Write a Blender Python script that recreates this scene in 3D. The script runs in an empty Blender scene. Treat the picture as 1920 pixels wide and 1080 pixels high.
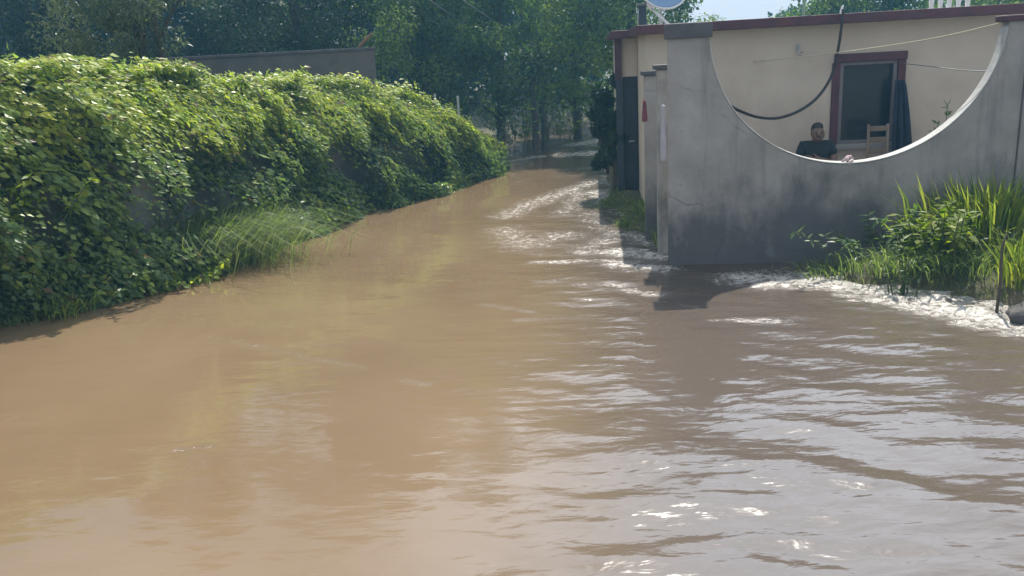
import bpy, bmesh, math, random
import numpy as np
from mathutils import Matrix, Vector

rad = math.radians
scene = bpy.context.scene
COL = scene.collection

# ------------------------------------------------------------------ camera
CAM_H = 2.3
FPX = 1600.0
PITCH = rad(15.4)
ROLL = rad(-3.2)
cam_d = bpy.data.cameras.new("camera")
cam_d.sensor_width = 36.0
cam_d.lens = 36.0 * FPX / 1920.0
cam_d.clip_start = 0.05
cam_d.clip_end = 2000
cam = bpy.data.objects.new("camera", cam_d)
COL.objects.link(cam)
CM = Matrix.Rotation(math.pi / 2 - PITCH, 4, 'X') @ Matrix.Rotation(ROLL, 4, 'Z')
cam.matrix_world = Matrix.Translation((0, 0, CAM_H)) @ CM
scene.camera = cam

# ------------------------------------------------------------------ sky + sun
SUN_EL = rad(57)
SUN_AZ = rad(14.6)          # to the right of +Y
world = bpy.data.worlds.new("World")
scene.world = world
world.use_nodes = True
wn = world.node_tree.nodes
wl = world.node_tree.links
wn.clear()
sky = wn.new('ShaderNodeTexSky')
sky.sky_type = 'NISHITA'
sky.sun_disc = False
sky.sun_elevation = SUN_EL
sky.sun_rotation = SUN_AZ
sky.dust_density = 2.5
bg = wn.new('ShaderNodeBackground')
bg.inputs['Strength'].default_value = 0.09
wo = wn.new('ShaderNodeOutputWorld')
# thin bright cloud over the blue
tc = wn.new('ShaderNodeTexCoord')
mp = wn.new('ShaderNodeMapping')
mp.inputs['Scale'].default_value = (1.2, 1.2, 3.0)
cn = wn.new('ShaderNodeTexNoise')
cn.inputs['Scale'].default_value = 1.6
cn.inputs['Detail'].default_value = 6
cr = wn.new('ShaderNodeValToRGB')
cr.color_ramp.elements[0].color = (.85, .85, .85, 1)
cr.color_ramp.elements[0].position = 0.30
cr.color_ramp.elements[1].position = 0.6
cmix = wn.new('ShaderNodeMixRGB')
dotn = wn.new('ShaderNodeVectorMath'); dotn.operation = 'DOT_PRODUCT'
dotn.inputs[1].default_value = (math.sin(SUN_AZ + rad(9)) * math.cos(rad(38)), math.cos(SUN_AZ + rad(9)) * math.cos(rad(38)), math.sin(rad(38)))
glow = wn.new('ShaderNodeMapRange'); glow.interpolation_type = 'SMOOTHSTEP'
glow.inputs['From Min'].default_value = 0.82; glow.inputs['From Max'].default_value = 1.0
glow.inputs['To Min'].default_value = 6.5; glow.inputs['To Max'].default_value = 29.0
wl.new(tc.outputs['Generated'], dotn.inputs[0]); wl.new(dotn.outputs['Value'], glow.inputs['Value'])
ctint = wn.new('ShaderNodeVectorMath'); ctint.operation = 'SCALE'
ctint.inputs[0].default_value = (0.90, 0.97, 1.10)
wl.new(glow.outputs[0], ctint.inputs['Scale']); wl.new(ctint.outputs[0], cmix.inputs['Color2'])
wl.new(tc.outputs['Generated'], mp.inputs['Vector'])
wl.new(mp.outputs['Vector'], cn.inputs['Vector'])
wl.new(cn.outputs['Fac'], cr.inputs['Fac'])
wl.new(cr.outputs['Color'], cmix.inputs['Fac'])
wl.new(sky.outputs['Color'], cmix.inputs['Color1'])
wl.new(cmix.outputs['Color'], bg.inputs['Color'])
wl.new(bg.outputs['Background'], wo.inputs['Surface'])

sun_d = bpy.data.lights.new("sun", 'SUN')
sun_d.energy = 5.0
sun_d.angle = rad(0.5)
sun_d.color = (1.0, 0.94, 0.84)
sun = bpy.data.objects.new("sun", sun_d)
COL.objects.link(sun)
SD = Vector((math.sin(SUN_AZ) * math.cos(SUN_EL), math.cos(SUN_AZ) * math.cos(SUN_EL), math.sin(SUN_EL)))
sun.rotation_euler = (-SD).to_track_quat('-Z', 'Y').to_euler()

scene.view_settings.view_transform = 'Standard'
scene.view_settings.look = 'None'
scene.view_settings.exposure = 0.5
scene.view_settings.gamma = 1.0
scene.cycles.volume_bounces = 1

# ------------------------------------------------------------------ helpers
def ray(px, py):
    d = CM.to_3x3() @ Vector(((px - 960) / FPX, (540 - py) / FPX, -1))
    return d

def at(px, py, z=0.0):
    d = ray(px, py)
    t = (z - CAM_H) / d.z
    return Vector((d.x * t, d.y * t, z))

def aty(px, py, Y):
    d = ray(px, py)
    t = Y / d.y
    return Vector((d.x * t, Y, CAM_H + d.z * t))

# the house frame: origin at its front left corner, u to the right, v away
HROT = rad(-6.0)
HO = aty(1160, 300, 10.9); HO.z = 0
HU = Vector((math.cos(HROT), math.sin(HROT), 0))
HV = Vector((-math.sin(HROT), math.cos(HROT), 0))
def hp(px, py, v):
    d = ray(px, py)
    o = Vector((0, 0, CAM_H))
    t = (v - (o - HO).dot(HV)) / d.dot(HV)
    p = o + d * t - HO
    return Vector((p.dot(HU), v, p.z))
def hw(u, v, z):
    return HO + HU * u + HV * v + Vector((0, 0, z))

def tag(o, label=None, cat=None, group=None, kind=None):
    if label: o['label'] = label
    if cat: o['category'] = cat
    if group: o['group'] = group
    if kind: o['kind'] = kind
    return o

def empty(name, loc, rz=0.0):
    o = bpy.data.objects.new(name, None)
    o.empty_display_size = 0.1
    COL.objects.link(o)
    o.location = loc
    o.rotation_euler = (0, 0, rz)
    return o

class MB:
    """collects vertices and faces, links them as one mesh object"""
    def __init__(s):
        s.v = []; s.n = 0; s.f = {}; s.t = []; s.sm = False
    def add(s, V, F, tint=None):
        V = np.asarray(V, dtype=np.float32).reshape(-1, 3)
        for a in F:
            a = np.asarray(a, dtype=np.int32)
            s.f.setdefault(a.shape[1], []).append(a + s.n)
        s.v.append(V); s.n += len(V)
        if tint is None: tint = np.full(len(V), 0.5)
        s.t.append(np.asarray(tint, dtype=np.float32))
    def box(s, c, size, rz=0.0, M=None):
        x, y, z = [k / 2 for k in size]
        V = np.array([(-x,-y,-z),(x,-y,-z),(x,y,-z),(-x,y,-z),(-x,-y,z),(x,-y,z),(x,y,z),(-x,y,z)])
        if rz:
            ca, sa = math.cos(rz), math.sin(rz)
            V = V @ np.array([[ca, sa, 0], [-sa, ca, 0], [0, 0, 1]])
        if M is not None:
            V = V @ np.array(M.to_3x3()).T
        V = V + np.array(c)
        F = [[0,3,2,1],[4,5,6,7],[0,1,5,4],[1,2,6,5],[2,3,7,6],[3,0,4,7]]
        s.add(V, [F])
        return s
    def span(s, a, b):
        a = np.array(a); b = np.array(b)
        return s.box((a + b) / 2, np.abs(b - a))
    def tube(s, pts, r, seg=8, cap=True):
        pts = [Vector(p) for p in pts]
        if not hasattr(r, '__len__'): r = [r] * len(pts)
        V = []
        prev = None
        for i, p in enumerate(pts):
            d = (pts[min(i + 1, len(pts) - 1)] - pts[max(i - 1, 0)]).normalized()
            if prev is None:
                a = d.orthogonal().normalized()
            else:
                a = (prev - d * prev.dot(d)).normalized()
            prev = a
            b = d.cross(a)
            for k in range(seg):
                an = 2 * math.pi * k / seg
                V.append(p + (a * math.cos(an) + b * math.sin(an)) * r[i])
        F = []
        for i in range(len(pts) - 1):
            for k in range(seg):
                k2 = (k + 1) % seg
                F.append([i*seg+k, i*seg+k2, (i+1)*seg+k2, (i+1)*seg+k])
        fs = [F]
        V = [tuple(v) for v in V]
        if cap:
            n = len(V)
            V += [tuple(pts[0]), tuple(pts[-1])]
            m = (len(pts) - 1) * seg
            fs.append([[n, (k+1) % seg, k] for k in range(seg)] + [[n+1, m+k, m+(k+1) % seg] for k in range(seg)])
        s.add(V, fs)
        return s
    def build(s, name, mat, parent=None, smooth=False, bevel=0.0):
        me = bpy.data.meshes.new(name)
        V = np.concatenate(s.v)
        sizes = sorted(s.f)
        me.vertices.add(len(V))
        me.vertices.foreach_set('co', V.ravel())
        loops = []; starts = []; tot = []; off = 0
        for k in sizes:
            A = np.concatenate(s.f[k])
            loops.append(A.ravel())
            starts.append(off + np.arange(len(A)) * k)
            off += A.size
        loops = np.concatenate(loops); starts = np.concatenate(starts)
        me.loops.add(len(loops))
        me.loops.foreach_set('vertex_index', loops.astype(np.int32))
        me.polygons.add(len(starts))
        me.polygons.foreach_set('loop_start', starts.astype(np.int32))
        at_ = me.attributes.new('tint', 'FLOAT', 'POINT')
        at_.data.foreach_set('value', np.concatenate(s.t))
        me.update(calc_edges=True)
        me.validate()
        me.polygons.foreach_set('use_smooth', np.full(len(me.polygons), bool(smooth)))
        me.materials.append(mat)
        o = bpy.data.objects.new(name, me)
        COL.objects.link(o)
        if parent: o.parent = parent
        if bevel:
            b = o.modifiers.new('bevel', 'BEVEL'); b.width = bevel; b.segments = 2; b.limit_method = 'ANGLE'
        return o

def unit(A):
    return A / np.maximum(np.linalg.norm(A, axis=1, keepdims=True), 1e-6)

def leaves(mb, P, D, N, L, W, fold=0.15, tint=None):
    n = len(P)
    D = unit(D); S = unit(np.cross(D, N)); N = np.cross(S, D)
    L = np.broadcast_to(np.asarray(L, dtype=float), (n,))[:, None]
    W = np.broadcast_to(np.asarray(W, dtype=float), (n,))[:, None]
    V = np.empty((n, 4, 3))
    V[:, 0] = P
    V[:, 1] = P + D * L * 0.42 + S * W * 0.5 + N * W * fold
    V[:, 2] = P + D * L
    V[:, 3] = P + D * L * 0.42 - S * W * 0.5 + N * W * fold
    i = np.arange(n)[:, None] * 4
    F = np.concatenate([i + np.array([[0, 1, 2]]), i + np.array([[0, 2, 3]])])
    if tint is None: tint = np.random.default_rng(n).random(n)
    mb.add(V.reshape(-1, 3), [F], np.repeat(tint, 4))

def blades(mb, P, H, LD, bend, W, rng, tint=None):
    n = len(P)
    H = np.broadcast_to(np.asarray(H, float), (n,))[:, None]
    bend = np.broadcast_to(np.asarray(bend, float), (n,))[:, None]
    W = np.broadcast_to(np.asarray(W, float), (n,))[:, None]
    LD = unit(LD)
    a = rng.random(n) * 2 * math.pi
    S = np.stack([np.cos(a), np.sin(a), np.zeros(n)], 1)
    up = np.array([[0, 0, 1.0]])
    V = np.empty((n, 7, 3))
    for j, (t, w) in enumerate(((0, .7), (.4, 1.0), (.75, .65))):
        c = P + up * H * (t - bend * 0.35 * t ** 3) + LD * H * bend * t ** 2
        V[:, 2*j] = c - S * W * w * .5
        V[:, 2*j+1] = c + S * W * w * .5
    V[:, 6] = P + up * H * (1 - bend * 0.55) + LD * H * bend * 1.05
    i = np.arange(n)[:, None] * 7
    Q = np.concatenate([i + np.array([[0, 1, 3, 2]]), i + np.array([[2, 3, 5, 4]])])
    T = i + np.array([[4, 5, 6]])
    if tint is None: tint = rng.random(n)
    mb.add(V.reshape(-1, 3), [Q, T], np.repeat(tint, 7))

def rdir(rng, n):
    return unit(rng.normal(size=(n, 3)))

# ------------------------------------------------------------------ materials
def newmat(name):
    m = bpy.data.materials.new(name)
    m.use_nodes = True
    nt = m.node_tree
    nt.nodes.clear()
    out = nt.nodes.new('ShaderNodeOutputMaterial')
    return m, nt, out

def N(nt, t, **kw):
    n = nt.nodes.new(t)
    for k, v in kw.items():
        if k in n.inputs: n.inputs[k].default_value = v
        else: setattr(n, k, v)
    return n

def ramp(nt, stops):
    r = nt.nodes.new('ShaderNodeValToRGB')
    el = r.color_ramp.elements
    while len(el) > 1: el.remove(el[-1])
    el[0].position = stops[0][0]; el[0].color = (*stops[0][1], 1)
    for p, c in stops[1:]:
        e = el.new(p); e.color = (*c, 1)
    return r

def leafmat(name, stops, trans=0.45, tcol=(1.35, 1.5, 0.55), rough=0.5):
    m, nt, out = newmat(name)
    a = N(nt, 'ShaderNodeAttribute', attribute_name='tint')
    r = ramp(nt, stops)
    nt.links.new(a.outputs['Fac'], r.inputs['Fac'])
    p = N(nt, 'ShaderNodeBsdfPrincipled', Roughness=rough)
    p.inputs['Specular IOR Level'].default_value = .35
    nt.links.new(r.outputs['Color'], p.inputs['Base Color'])
    t = N(nt, 'ShaderNodeBsdfTranslucent')
    mul = N(nt, 'ShaderNodeMixRGB', blend_type='MULTIPLY')
    mul.inputs['Fac'].default_value = 1
    mul.inputs['Color2'].default_value = (*tcol, 1)
    nt.links.new(r.outputs['Color'], mul.inputs['Color1'])
    nt.links.new(mul.outputs['Color'], t.inputs['Color'])
    mx = N(nt, 'ShaderNodeMixShader')
    mx.inputs['Fac'].default_value = trans
    nt.links.new(p.outputs[0], mx.inputs[1]); nt.links.new(t.outputs[0], mx.inputs[2])
    nt.links.new(mx.outputs[0], out.inputs['Surface'])
    return m

def surf(name, stops, scale=4.0, detail=6, rough=0.8, bump=0.2, bscale=None, stretch=(1, 1, 1), spec=0.5, bdist=0.02):
    m, nt, out = newmat(name)
    tc = N(nt, 'ShaderNodeTexCoord')
    mp = N(nt, 'ShaderNodeMapping'); mp.inputs['Scale'].default_value = stretch
    nt.links.new(tc.outputs['Object'], mp.inputs['Vector'])
    n1 = N(nt, 'ShaderNodeTexNoise', Scale=scale, Detail=detail, Roughness=0.6)
    nt.links.new(mp.outputs[0], n1.inputs['Vector'])
    r = ramp(nt, stops)
    nt.links.new(n1.outputs['Fac'], r.inputs['Fac'])
    p = N(nt, 'ShaderNodeBsdfPrincipled', Roughness=rough)
    p.inputs['Specular IOR Level'].default_value = spec
    nt.links.new(r.outputs['Color'], p.inputs['Base Color'])
    if bump:
        n2 = N(nt, 'ShaderNodeTexNoise', Scale=bscale or scale * 4, Detail=6)
        nt.links.new(tc.outputs['Object'], n2.inputs['Vector'])
        b = N(nt, 'ShaderNodeBump', Strength=bump, Distance=bdist)
        nt.links.new(n2.outputs['Fac'], b.inputs['Height'])
        nt.links.new(b.outputs[0], p.inputs['Normal'])
    nt.links.new(p.outputs[0], out.inputs['Surface'])
    return m

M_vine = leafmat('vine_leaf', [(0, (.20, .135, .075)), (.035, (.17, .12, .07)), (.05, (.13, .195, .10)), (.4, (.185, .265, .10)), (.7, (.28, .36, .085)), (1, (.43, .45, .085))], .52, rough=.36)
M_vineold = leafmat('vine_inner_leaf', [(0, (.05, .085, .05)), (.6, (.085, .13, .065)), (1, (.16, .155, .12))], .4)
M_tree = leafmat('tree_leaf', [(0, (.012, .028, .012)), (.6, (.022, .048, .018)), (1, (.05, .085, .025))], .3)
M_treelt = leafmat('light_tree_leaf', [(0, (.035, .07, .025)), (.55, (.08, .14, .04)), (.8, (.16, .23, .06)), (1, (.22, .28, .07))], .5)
M_olive = leafmat('olive_leaf', [(0, (.07, .095, .06)), (.6, (.13, .16, .095)), (1, (.24, .27, .17))], .4, (1.2, 1.3, .7), rough=.35)
M_grass = leafmat('grass_blade', [(0, (.07, .11, .05)), (.35, (.13, .18, .08)), (.7, (.19, .25, .10)), (1, (.34, .36, .19))], .5)
M_iris = leafmat('iris_blade', [(0, (.09, .14, .03)), (.5, (.19, .25, .045)), (1, (.36, .37, .08))], .5)
M_lime = leafmat('lime_leaf', [(0, (.10, .16, .015)), (.6, (.17, .23, .02)), (1, (.24, .27, .03))], .5)
M_weed = leafmat('weed_leaf', [(0, (.07, .125, .06)), (.7, (.12, .19, .09)), (1, (.22, .29, .15))], .45, rough=.36)
M_bark = surf('bark', [(.3, (.05, .04, .03)), (.7, (.12, .10, .075))], 6, 6, .9, .6, 18, (1, 1, .25))
M_stem = surf('green_stem', [(.3, (.05, .07, .03)), (.7, (.09, .09, .05))], 8, 4, .8, 0)
M_stone = surf('rubble_wall', [(.3, (.14, .14, .15)), (.55, (.25, .245, .25)), (.75, (.34, .33, .33))], 3.5, 8, .9, .8, 6, bdist=.06)
M_block = surf('shaded_block_wall', [(.3, (.09, .08, .075)), (.6, (.14, .125, .115)), (.8, (.19, .17, .15))], 2.2, 8, .9, .5, 14)  # darkened all over, tree shade put into the block colour
M_cream = surf('cream_plaster', [(.25, (.42, .355, .285)), (.5, (.56, .485, .395)), (.8, (.64, .565, .465))], 1.1, 8, .85, .12, 30)
M_maroon = surf('maroon_paint', [(.3, (.055, .018, .026)), (.7, (.11, .032, .04))], 5, 6, .6, .1, 30)
M_roofc = surf('roof_concrete', [(.3, (.2, .19, .18)), (.7, (.34, .32, .3))], 3, 6, .9, .3)
M_darkcap = surf('dark_cap', [(.3, (.06, .06, .065)), (.7, (.12, .11, .11))], 5, 6, .8, .2)
M_darkpane = surf('dark_room_pane', [(.3, (.008, .013, .02)), (.7, (.014, .022, .03))], 2, 3, .18, 0)  # darkness of the unlit room painted into the pane
M_frame = surf('grey_frame_paint', [(.3, (.13, .11, .115)), (.7, (.2, .175, .18))], 6, 4, .6, 0)
M_darkblue = surf('dark_blue', [(.3, (.012, .02, .035)), (.7, (.03, .04, .06))], 4, 5, .5, .1)  # near-black blue; under the wing it stands for shade
M_navycloth = surf('navy_cloth', [(.3, (.010, .018, .038)), (.7, (.022, .034, .06))], 9, 4, .95, .2, 60)
M_wood = surf('worn_wood', [(.3, (.15, .11, .075)), (.7, (.25, .19, .135))], 5, 6, .7, .2, 30, (1, 1, .3))
M_skin = surf('skin', [(.3, (.13, .078, .056)), (.7, (.18, .105, .075))], 8, 3, .6, 0)
M_hair = surf('black_hair', [(.3, (.008, .007, .007)), (.7, (.02, .017, .015))], 60, 3, .55, .4, 120, bdist=.004)
M_shirt = surf('dark_shirt', [(.3, (.008, .012, .016)), (.7, (.018, .025, .032))], 6, 4, .9, .3, 20)
M_trouser = surf('grey_trousers', [(.3, (.09, .08, .09)), (.7, (.15, .135, .15))], 6, 4, .9, .3, 20)
M_eye = surf('eye', [(.3, (.02, .015, .01)), (.7, (.03, .02, .015))], 8, 2, .2, 0)
M_hose = surf('black_hose', [(.3, (.012, .012, .012)), (.7, (.03, .028, .026))], 6, 3, .5, 0)
M_wire = surf('wire_sheath', [(.3, (.20, .20, .19)), (.7, (.32, .32, .3))], 6, 3, .5, 0)
M_rope = surf('pale_rope', [(.3, (.42, .37, .24)), (.7, (.55, .5, .35))], 30, 3, .9, 0)
M_rag = surf('pink_rag', [(.3, (.40, .29, .28)), (.7, (.60, .50, .48))], 20, 4, .95, .4, 60)
M_white = surf('white_paint', [(.3, (.6, .6, .6)), (.7, (.76, .76, .75))], 4, 4, .55, .05)
M_dish = surf('dish_grey', [(.3, (.16, .26, .42)), (.7, (.22, .34, .5))], 3, 4, .45, 0)
M_galv = surf('galvanised', [(.3, (.35, .36, .36)), (.7, (.5, .5, .5))], 10, 4, .45, 0)
M_clay = surf('terracotta', [(.3, (.25, .10, .06)), (.7, (.34, .15, .09))], 6, 4, .85, .2)
M_rock = surf('dark_rock', [(.3, (.05, .05, .05)), (.7, (.13, .12, .11))], 5, 8, .8, .8, 12, bdist=.05)
M_dry = surf('dry_stick', [(.3, (.14, .07, .045)), (.7, (.22, .12, .07))], 10, 4, .8, 0)
M_greenpost = surf('green_pole', [(.3, (.16, .27, .2)), (.7, (.24, .36, .27))], 6, 3, .5, 0)
M_ground = surf('earth', [(.3, (.05, .055, .025)), (.5, (.09, .085, .045)), (.75, (.15, .12, .08))], 2.5, 8, .95, .6, 12, bdist=.05)

# weathered grey render of the patio wall, damp band and runs near its foot
def wallmat():
    m, nt, out = newmat('weathered_render')
    L = nt.links.new
    tc = N(nt, 'ShaderNodeTexCoord')
    n1 = N(nt, 'ShaderNodeTexNoise', Scale=1.3, Detail=8, Roughness=.65)
    L(tc.outputs['Object'], n1.inputs['Vector'])
    base = ramp(nt, [(.28, (.22, .205, .185)), (.5, (.32, .30, .275)), (.75, (.42, .40, .37))])
    L(n1.outputs['Fac'], base.inputs['Fac'])
    sep = N(nt, 'ShaderNodeSeparateXYZ'); L(tc.outputs['Object'], sep.inputs[0])
    mp = N(nt, 'ShaderNodeMapping'); mp.inputs['Scale'].default_value = (1.5, 1.5, .8)
    L(tc.outputs['Object'], mp.inputs['Vector'])
    n2 = N(nt, 'ShaderNodeTexNoise', Scale=1.6, Detail=7, Roughness=.6); L(mp.outputs[0], n2.inputs['Vector'])
    # height of the damp line wobbles
    h = N(nt, 'ShaderNodeMath', operation='MULTIPLY_ADD'); L(n2.outputs['Fac'], h.inputs[0]); h.inputs[1].default_value = 2.0; h.inputs[2].default_value = -0.2
    d = N(nt, 'ShaderNodeMath', operation='SUBTRACT'); L(h.outputs[0], d.inputs[0]); L(sep.outputs['Z'], d.inputs[1])
    mr = N(nt, 'ShaderNodeMapRange', interpolation_type='SMOOTHSTEP'); L(d.outputs[0], mr.inputs['Value'])
    mr.inputs['From Min'].default_value = -.25; mr.inputs['From Max'].default_value = .5
    mr.inputs['To Min'].default_value = 0; mr.inputs['To Max'].default_value = .8
    mx = N(nt, 'ShaderNodeMixRGB'); mx.inputs['Color2'].default_value = (.045, .05, .058, 1)
    L(mr.outputs[0], mx.inputs['Fac']); L(base.outputs['Color'], mx.inputs['Color1'])
    # thin dark runs from the top
    mp3 = N(nt, 'ShaderNodeMapping'); mp3.inputs['Scale'].default_value = (6, 6, .6)
    L(tc.outputs['Object'], mp3.inputs['Vector'])
    n3 = N(nt, 'ShaderNodeTexNoise', Scale=1.5, Detail=5); L(mp3.outputs[0], n3.inputs['Vector'])
    r3 = ramp(nt, [(.58, (0, 0, 0)), (.75, (.4, .4, .4))]); L(n3.outputs['Fac'], r3.inputs['Fac'])
    mx2 = N(nt, 'ShaderNodeMixRGB'); mx2.inputs['Color2'].default_value = (.1, .1, .1, 1)
    L(r3.outputs['Color'], mx2.inputs['Fac']); L(mx.outputs['Color'], mx2.inputs['Color1'])
    nd = N(nt, 'ShaderNodeTexNoise', Scale=3.0, Detail=5); L(tc.outputs['Object'], nd.inputs['Vector'])
    va = N(nt, 'ShaderNodeMixRGB'); va.inputs['Fac'].default_value = .28; L(tc.outputs['Object'], va.inputs['Color1']); L(nd.outputs['Color'], va.inputs['Color2'])
    vo = N(nt, 'ShaderNodeTexVoronoi', feature='DISTANCE_TO_EDGE', Scale=1.25); L(va.outputs['Color'], vo.inputs['Vector'])
    rc = ramp(nt, [(.0, (.6, .6, .6)), (.012, (0, 0, 0))]); L(vo.outputs['Distance'], rc.inputs['Fac'])
    rm = ramp(nt, [(.5, (0, 0, 0)), (.62, (1, 1, 1))]); L(n1.outputs['Fac'], rm.inputs['Fac'])
    cm = N(nt, 'ShaderNodeMixRGB', blend_type='MULTIPLY'); cm.inputs['Fac'].default_value = 1; L(rc.outputs['Color'], cm.inputs['Color1']); L(rm.outputs['Color'], cm.inputs['Color2'])
    mx3 = N(nt, 'ShaderNodeMixRGB'); mx3.inputs['Color2'].default_value = (.06, .06, .06, 1)
    L(cm.outputs['Color'], mx3.inputs['Fac']); L(mx2.outputs['Color'], mx3.inputs['Color1'])
    # patches of flaked render
    npz = N(nt, 'ShaderNodeTexNoise', Scale=2.1, Detail=9, Roughness=.7); npz.inputs['Distortion'].default_value = .4
    mpp = N(nt, 'ShaderNodeMapping'); mpp.inputs['Location'].default_value = (3.7, 1.1, 5.2); L(tc.outputs['Object'], mpp.inputs['Vector']); L(mpp.outputs[0], npz.inputs['Vector'])
    rp = ramp(nt, [(.62, (0, 0, 0)), (.635, (.55, .55, .55))]); L(npz.outputs['Fac'], rp.inputs['Fac'])
    mx4 = N(nt, 'ShaderNodeMixRGB'); mx4.inputs['Color2'].default_value = (.2, .19, .175, 1)
    L(rp.outputs['Color'], mx4.inputs['Fac']); L(mx3.outputs['Color'], mx4.inputs['Color1'])
    p = N(nt, 'ShaderNodeBsdfPrincipled', Roughness=.85)
    L(mx4.outputs['Color'], p.inputs['Base Color'])
    nb = N(nt, 'ShaderNodeTexNoise', Scale=28, Detail=6); L(tc.outputs['Object'], nb.inputs['Vector'])
    b = N(nt, 'ShaderNodeBump', Strength=.2, Distance=.02); L(nb.outputs['Fac'], b.inputs['Height']); L(b.outputs[0], p.inputs['Normal'])
    L(p.outputs[0], out.inputs['Surface'])
    return m
M_render = wallmat()

def watermat():
    m, nt, out = newmat('flood_water')
    L = nt.links.new
    tc = N(nt, 'ShaderNodeTexCoord')
    n1 = N(nt, 'ShaderNodeTexNoise', Scale=.35, Detail=4, Roughness=.5)
    L(tc.outputs['Object'], n1.inputs['Vector'])
    mud = ramp(nt, [(.3, (.158, .107, .062)), (.5, (.180, .123, .072)), (.7, (.203, .142, .085))])
    L(n1.outputs['Fac'], mud.inputs['Fac'])
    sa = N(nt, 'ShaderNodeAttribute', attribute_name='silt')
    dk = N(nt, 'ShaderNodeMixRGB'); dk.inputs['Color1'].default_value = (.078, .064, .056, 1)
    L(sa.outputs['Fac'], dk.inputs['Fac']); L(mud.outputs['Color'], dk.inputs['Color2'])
    fa = N(nt, 'ShaderNodeAttribute', attribute_name='foam')
    ca = N(nt, 'ShaderNodeAttribute', attribute_name='chop')
    mp = N(nt, 'ShaderNodeMapping'); mp.inputs['Scale'].default_value = (1, 1, 1)
    L(tc.outputs['Object'], mp.inputs['Vector'])
    nf = N(nt, 'ShaderNodeTexNoise', Scale=13, Detail=9, Roughness=.78, Distortion=.9)
    L(mp.outputs[0], nf.inputs['Vector'])
    s = N(nt, 'ShaderNodeMath', operation='MULTIPLY_ADD'); L(nf.outputs['Fac'], s.inputs[0]); s.inputs[1].default_value = 3.0; s.inputs[2].default_value = -2.15
    s2 = N(nt, 'ShaderNodeMath', operation='ADD'); L(s.outputs[0], s2.inputs[0]); L(fa.outputs['Fac'], s2.inputs[1])
    mr = N(nt, 'ShaderNodeMapRange', interpolation_type='SMOOTHSTEP'); L(s2.outputs[0], mr.inputs['Value'])
    mr.inputs['From Min'].default_value = 0.0; mr.inputs['From Max'].default_value = .9
    lim = N(nt, 'ShaderNodeMath', operation='MULTIPLY'); L(mr.outputs[0], lim.inputs[0])
    st = N(nt, 'ShaderNodeMapRange'); L(fa.outputs['Fac'], st.inputs['Value'])
    st.inputs['From Min'].default_value = .05; st.inputs['From Max'].default_value = .3
    L(st.outputs[0], lim.inputs[1])
    col = N(nt, 'ShaderNodeMixRGB'); col.inputs['Color2'].default_value = (.62, .59, .55, 1)  # foam white, standing for sun glitter as well
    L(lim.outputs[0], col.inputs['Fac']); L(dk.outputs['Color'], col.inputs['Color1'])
    rg = N(nt, 'ShaderNodeMath', operation='MULTIPLY_ADD'); L(lim.outputs[0], rg.inputs[0]); rg.inputs[1].default_value = .35; rg.inputs[2].default_value = .035
    p = N(nt, 'ShaderNodeBsdfPrincipled')
    p.inputs['IOR'].default_value = 1.5
    rc = N(nt, 'ShaderNodeMath', operation='MULTIPLY_ADD'); L(ca.outputs['Fac'], rc.inputs[0]); rc.inputs[1].default_value = .10; L(rg.outputs[0], rc.inputs[2])
    L(col.outputs['Color'], p.inputs['Base Color']); L(rc.outputs[0], p.inputs['Roughness'])
    # fine ripples
    mpb = N(nt, 'ShaderNodeMapping'); mpb.inputs['Scale'].default_value = (.55, 1.3, 1); mpb.inputs['Rotation'].default_value = (0, 0, .2)
    L(tc.outputs['Object'], mpb.inputs['Vector'])
    nb = N(nt, 'ShaderNodeTexNoise', Scale=9, Detail=3, Roughness=.45, Distortion=.3); L(mpb.outputs[0], nb.inputs['Vector'])
    bs = N(nt, 'ShaderNodeMath', operation='MULTIPLY_ADD'); L(ca.outputs['Fac'], bs.inputs[0]); bs.inputs[1].default_value = .30; bs.inputs[2].default_value = .035
    b = N(nt, 'ShaderNodeBump', Distance=.03); L(nb.outputs['Fac'], b.inputs['Height']); L(bs.outputs[0], b.inputs['Strength'])
    nb2 = N(nt, 'ShaderNodeTexNoise', Scale=38, Detail=4, Roughness=.6); L(tc.outputs['Object'], nb2.inputs['Vector'])
    b2 = N(nt, 'ShaderNodeBump', Distance=.02); L(nb2.outputs['Fac'], b2.inputs['Height'])
    fs = N(nt, 'ShaderNodeMath', operation='MULTIPLY'); L(fa.outputs['Fac'], fs.inputs[0]); fs.inputs[1].default_value = .7; fs.use_clamp = True
    L(fs.outputs[0], b2.inputs['Strength']); L(b.outputs[0], b2.inputs['Normal'])
    L(b2.outputs[0], p.inputs['Normal'])
    L(p.outputs[0], out.inputs['Surface'])
    return m
M_water = watermat()

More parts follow.
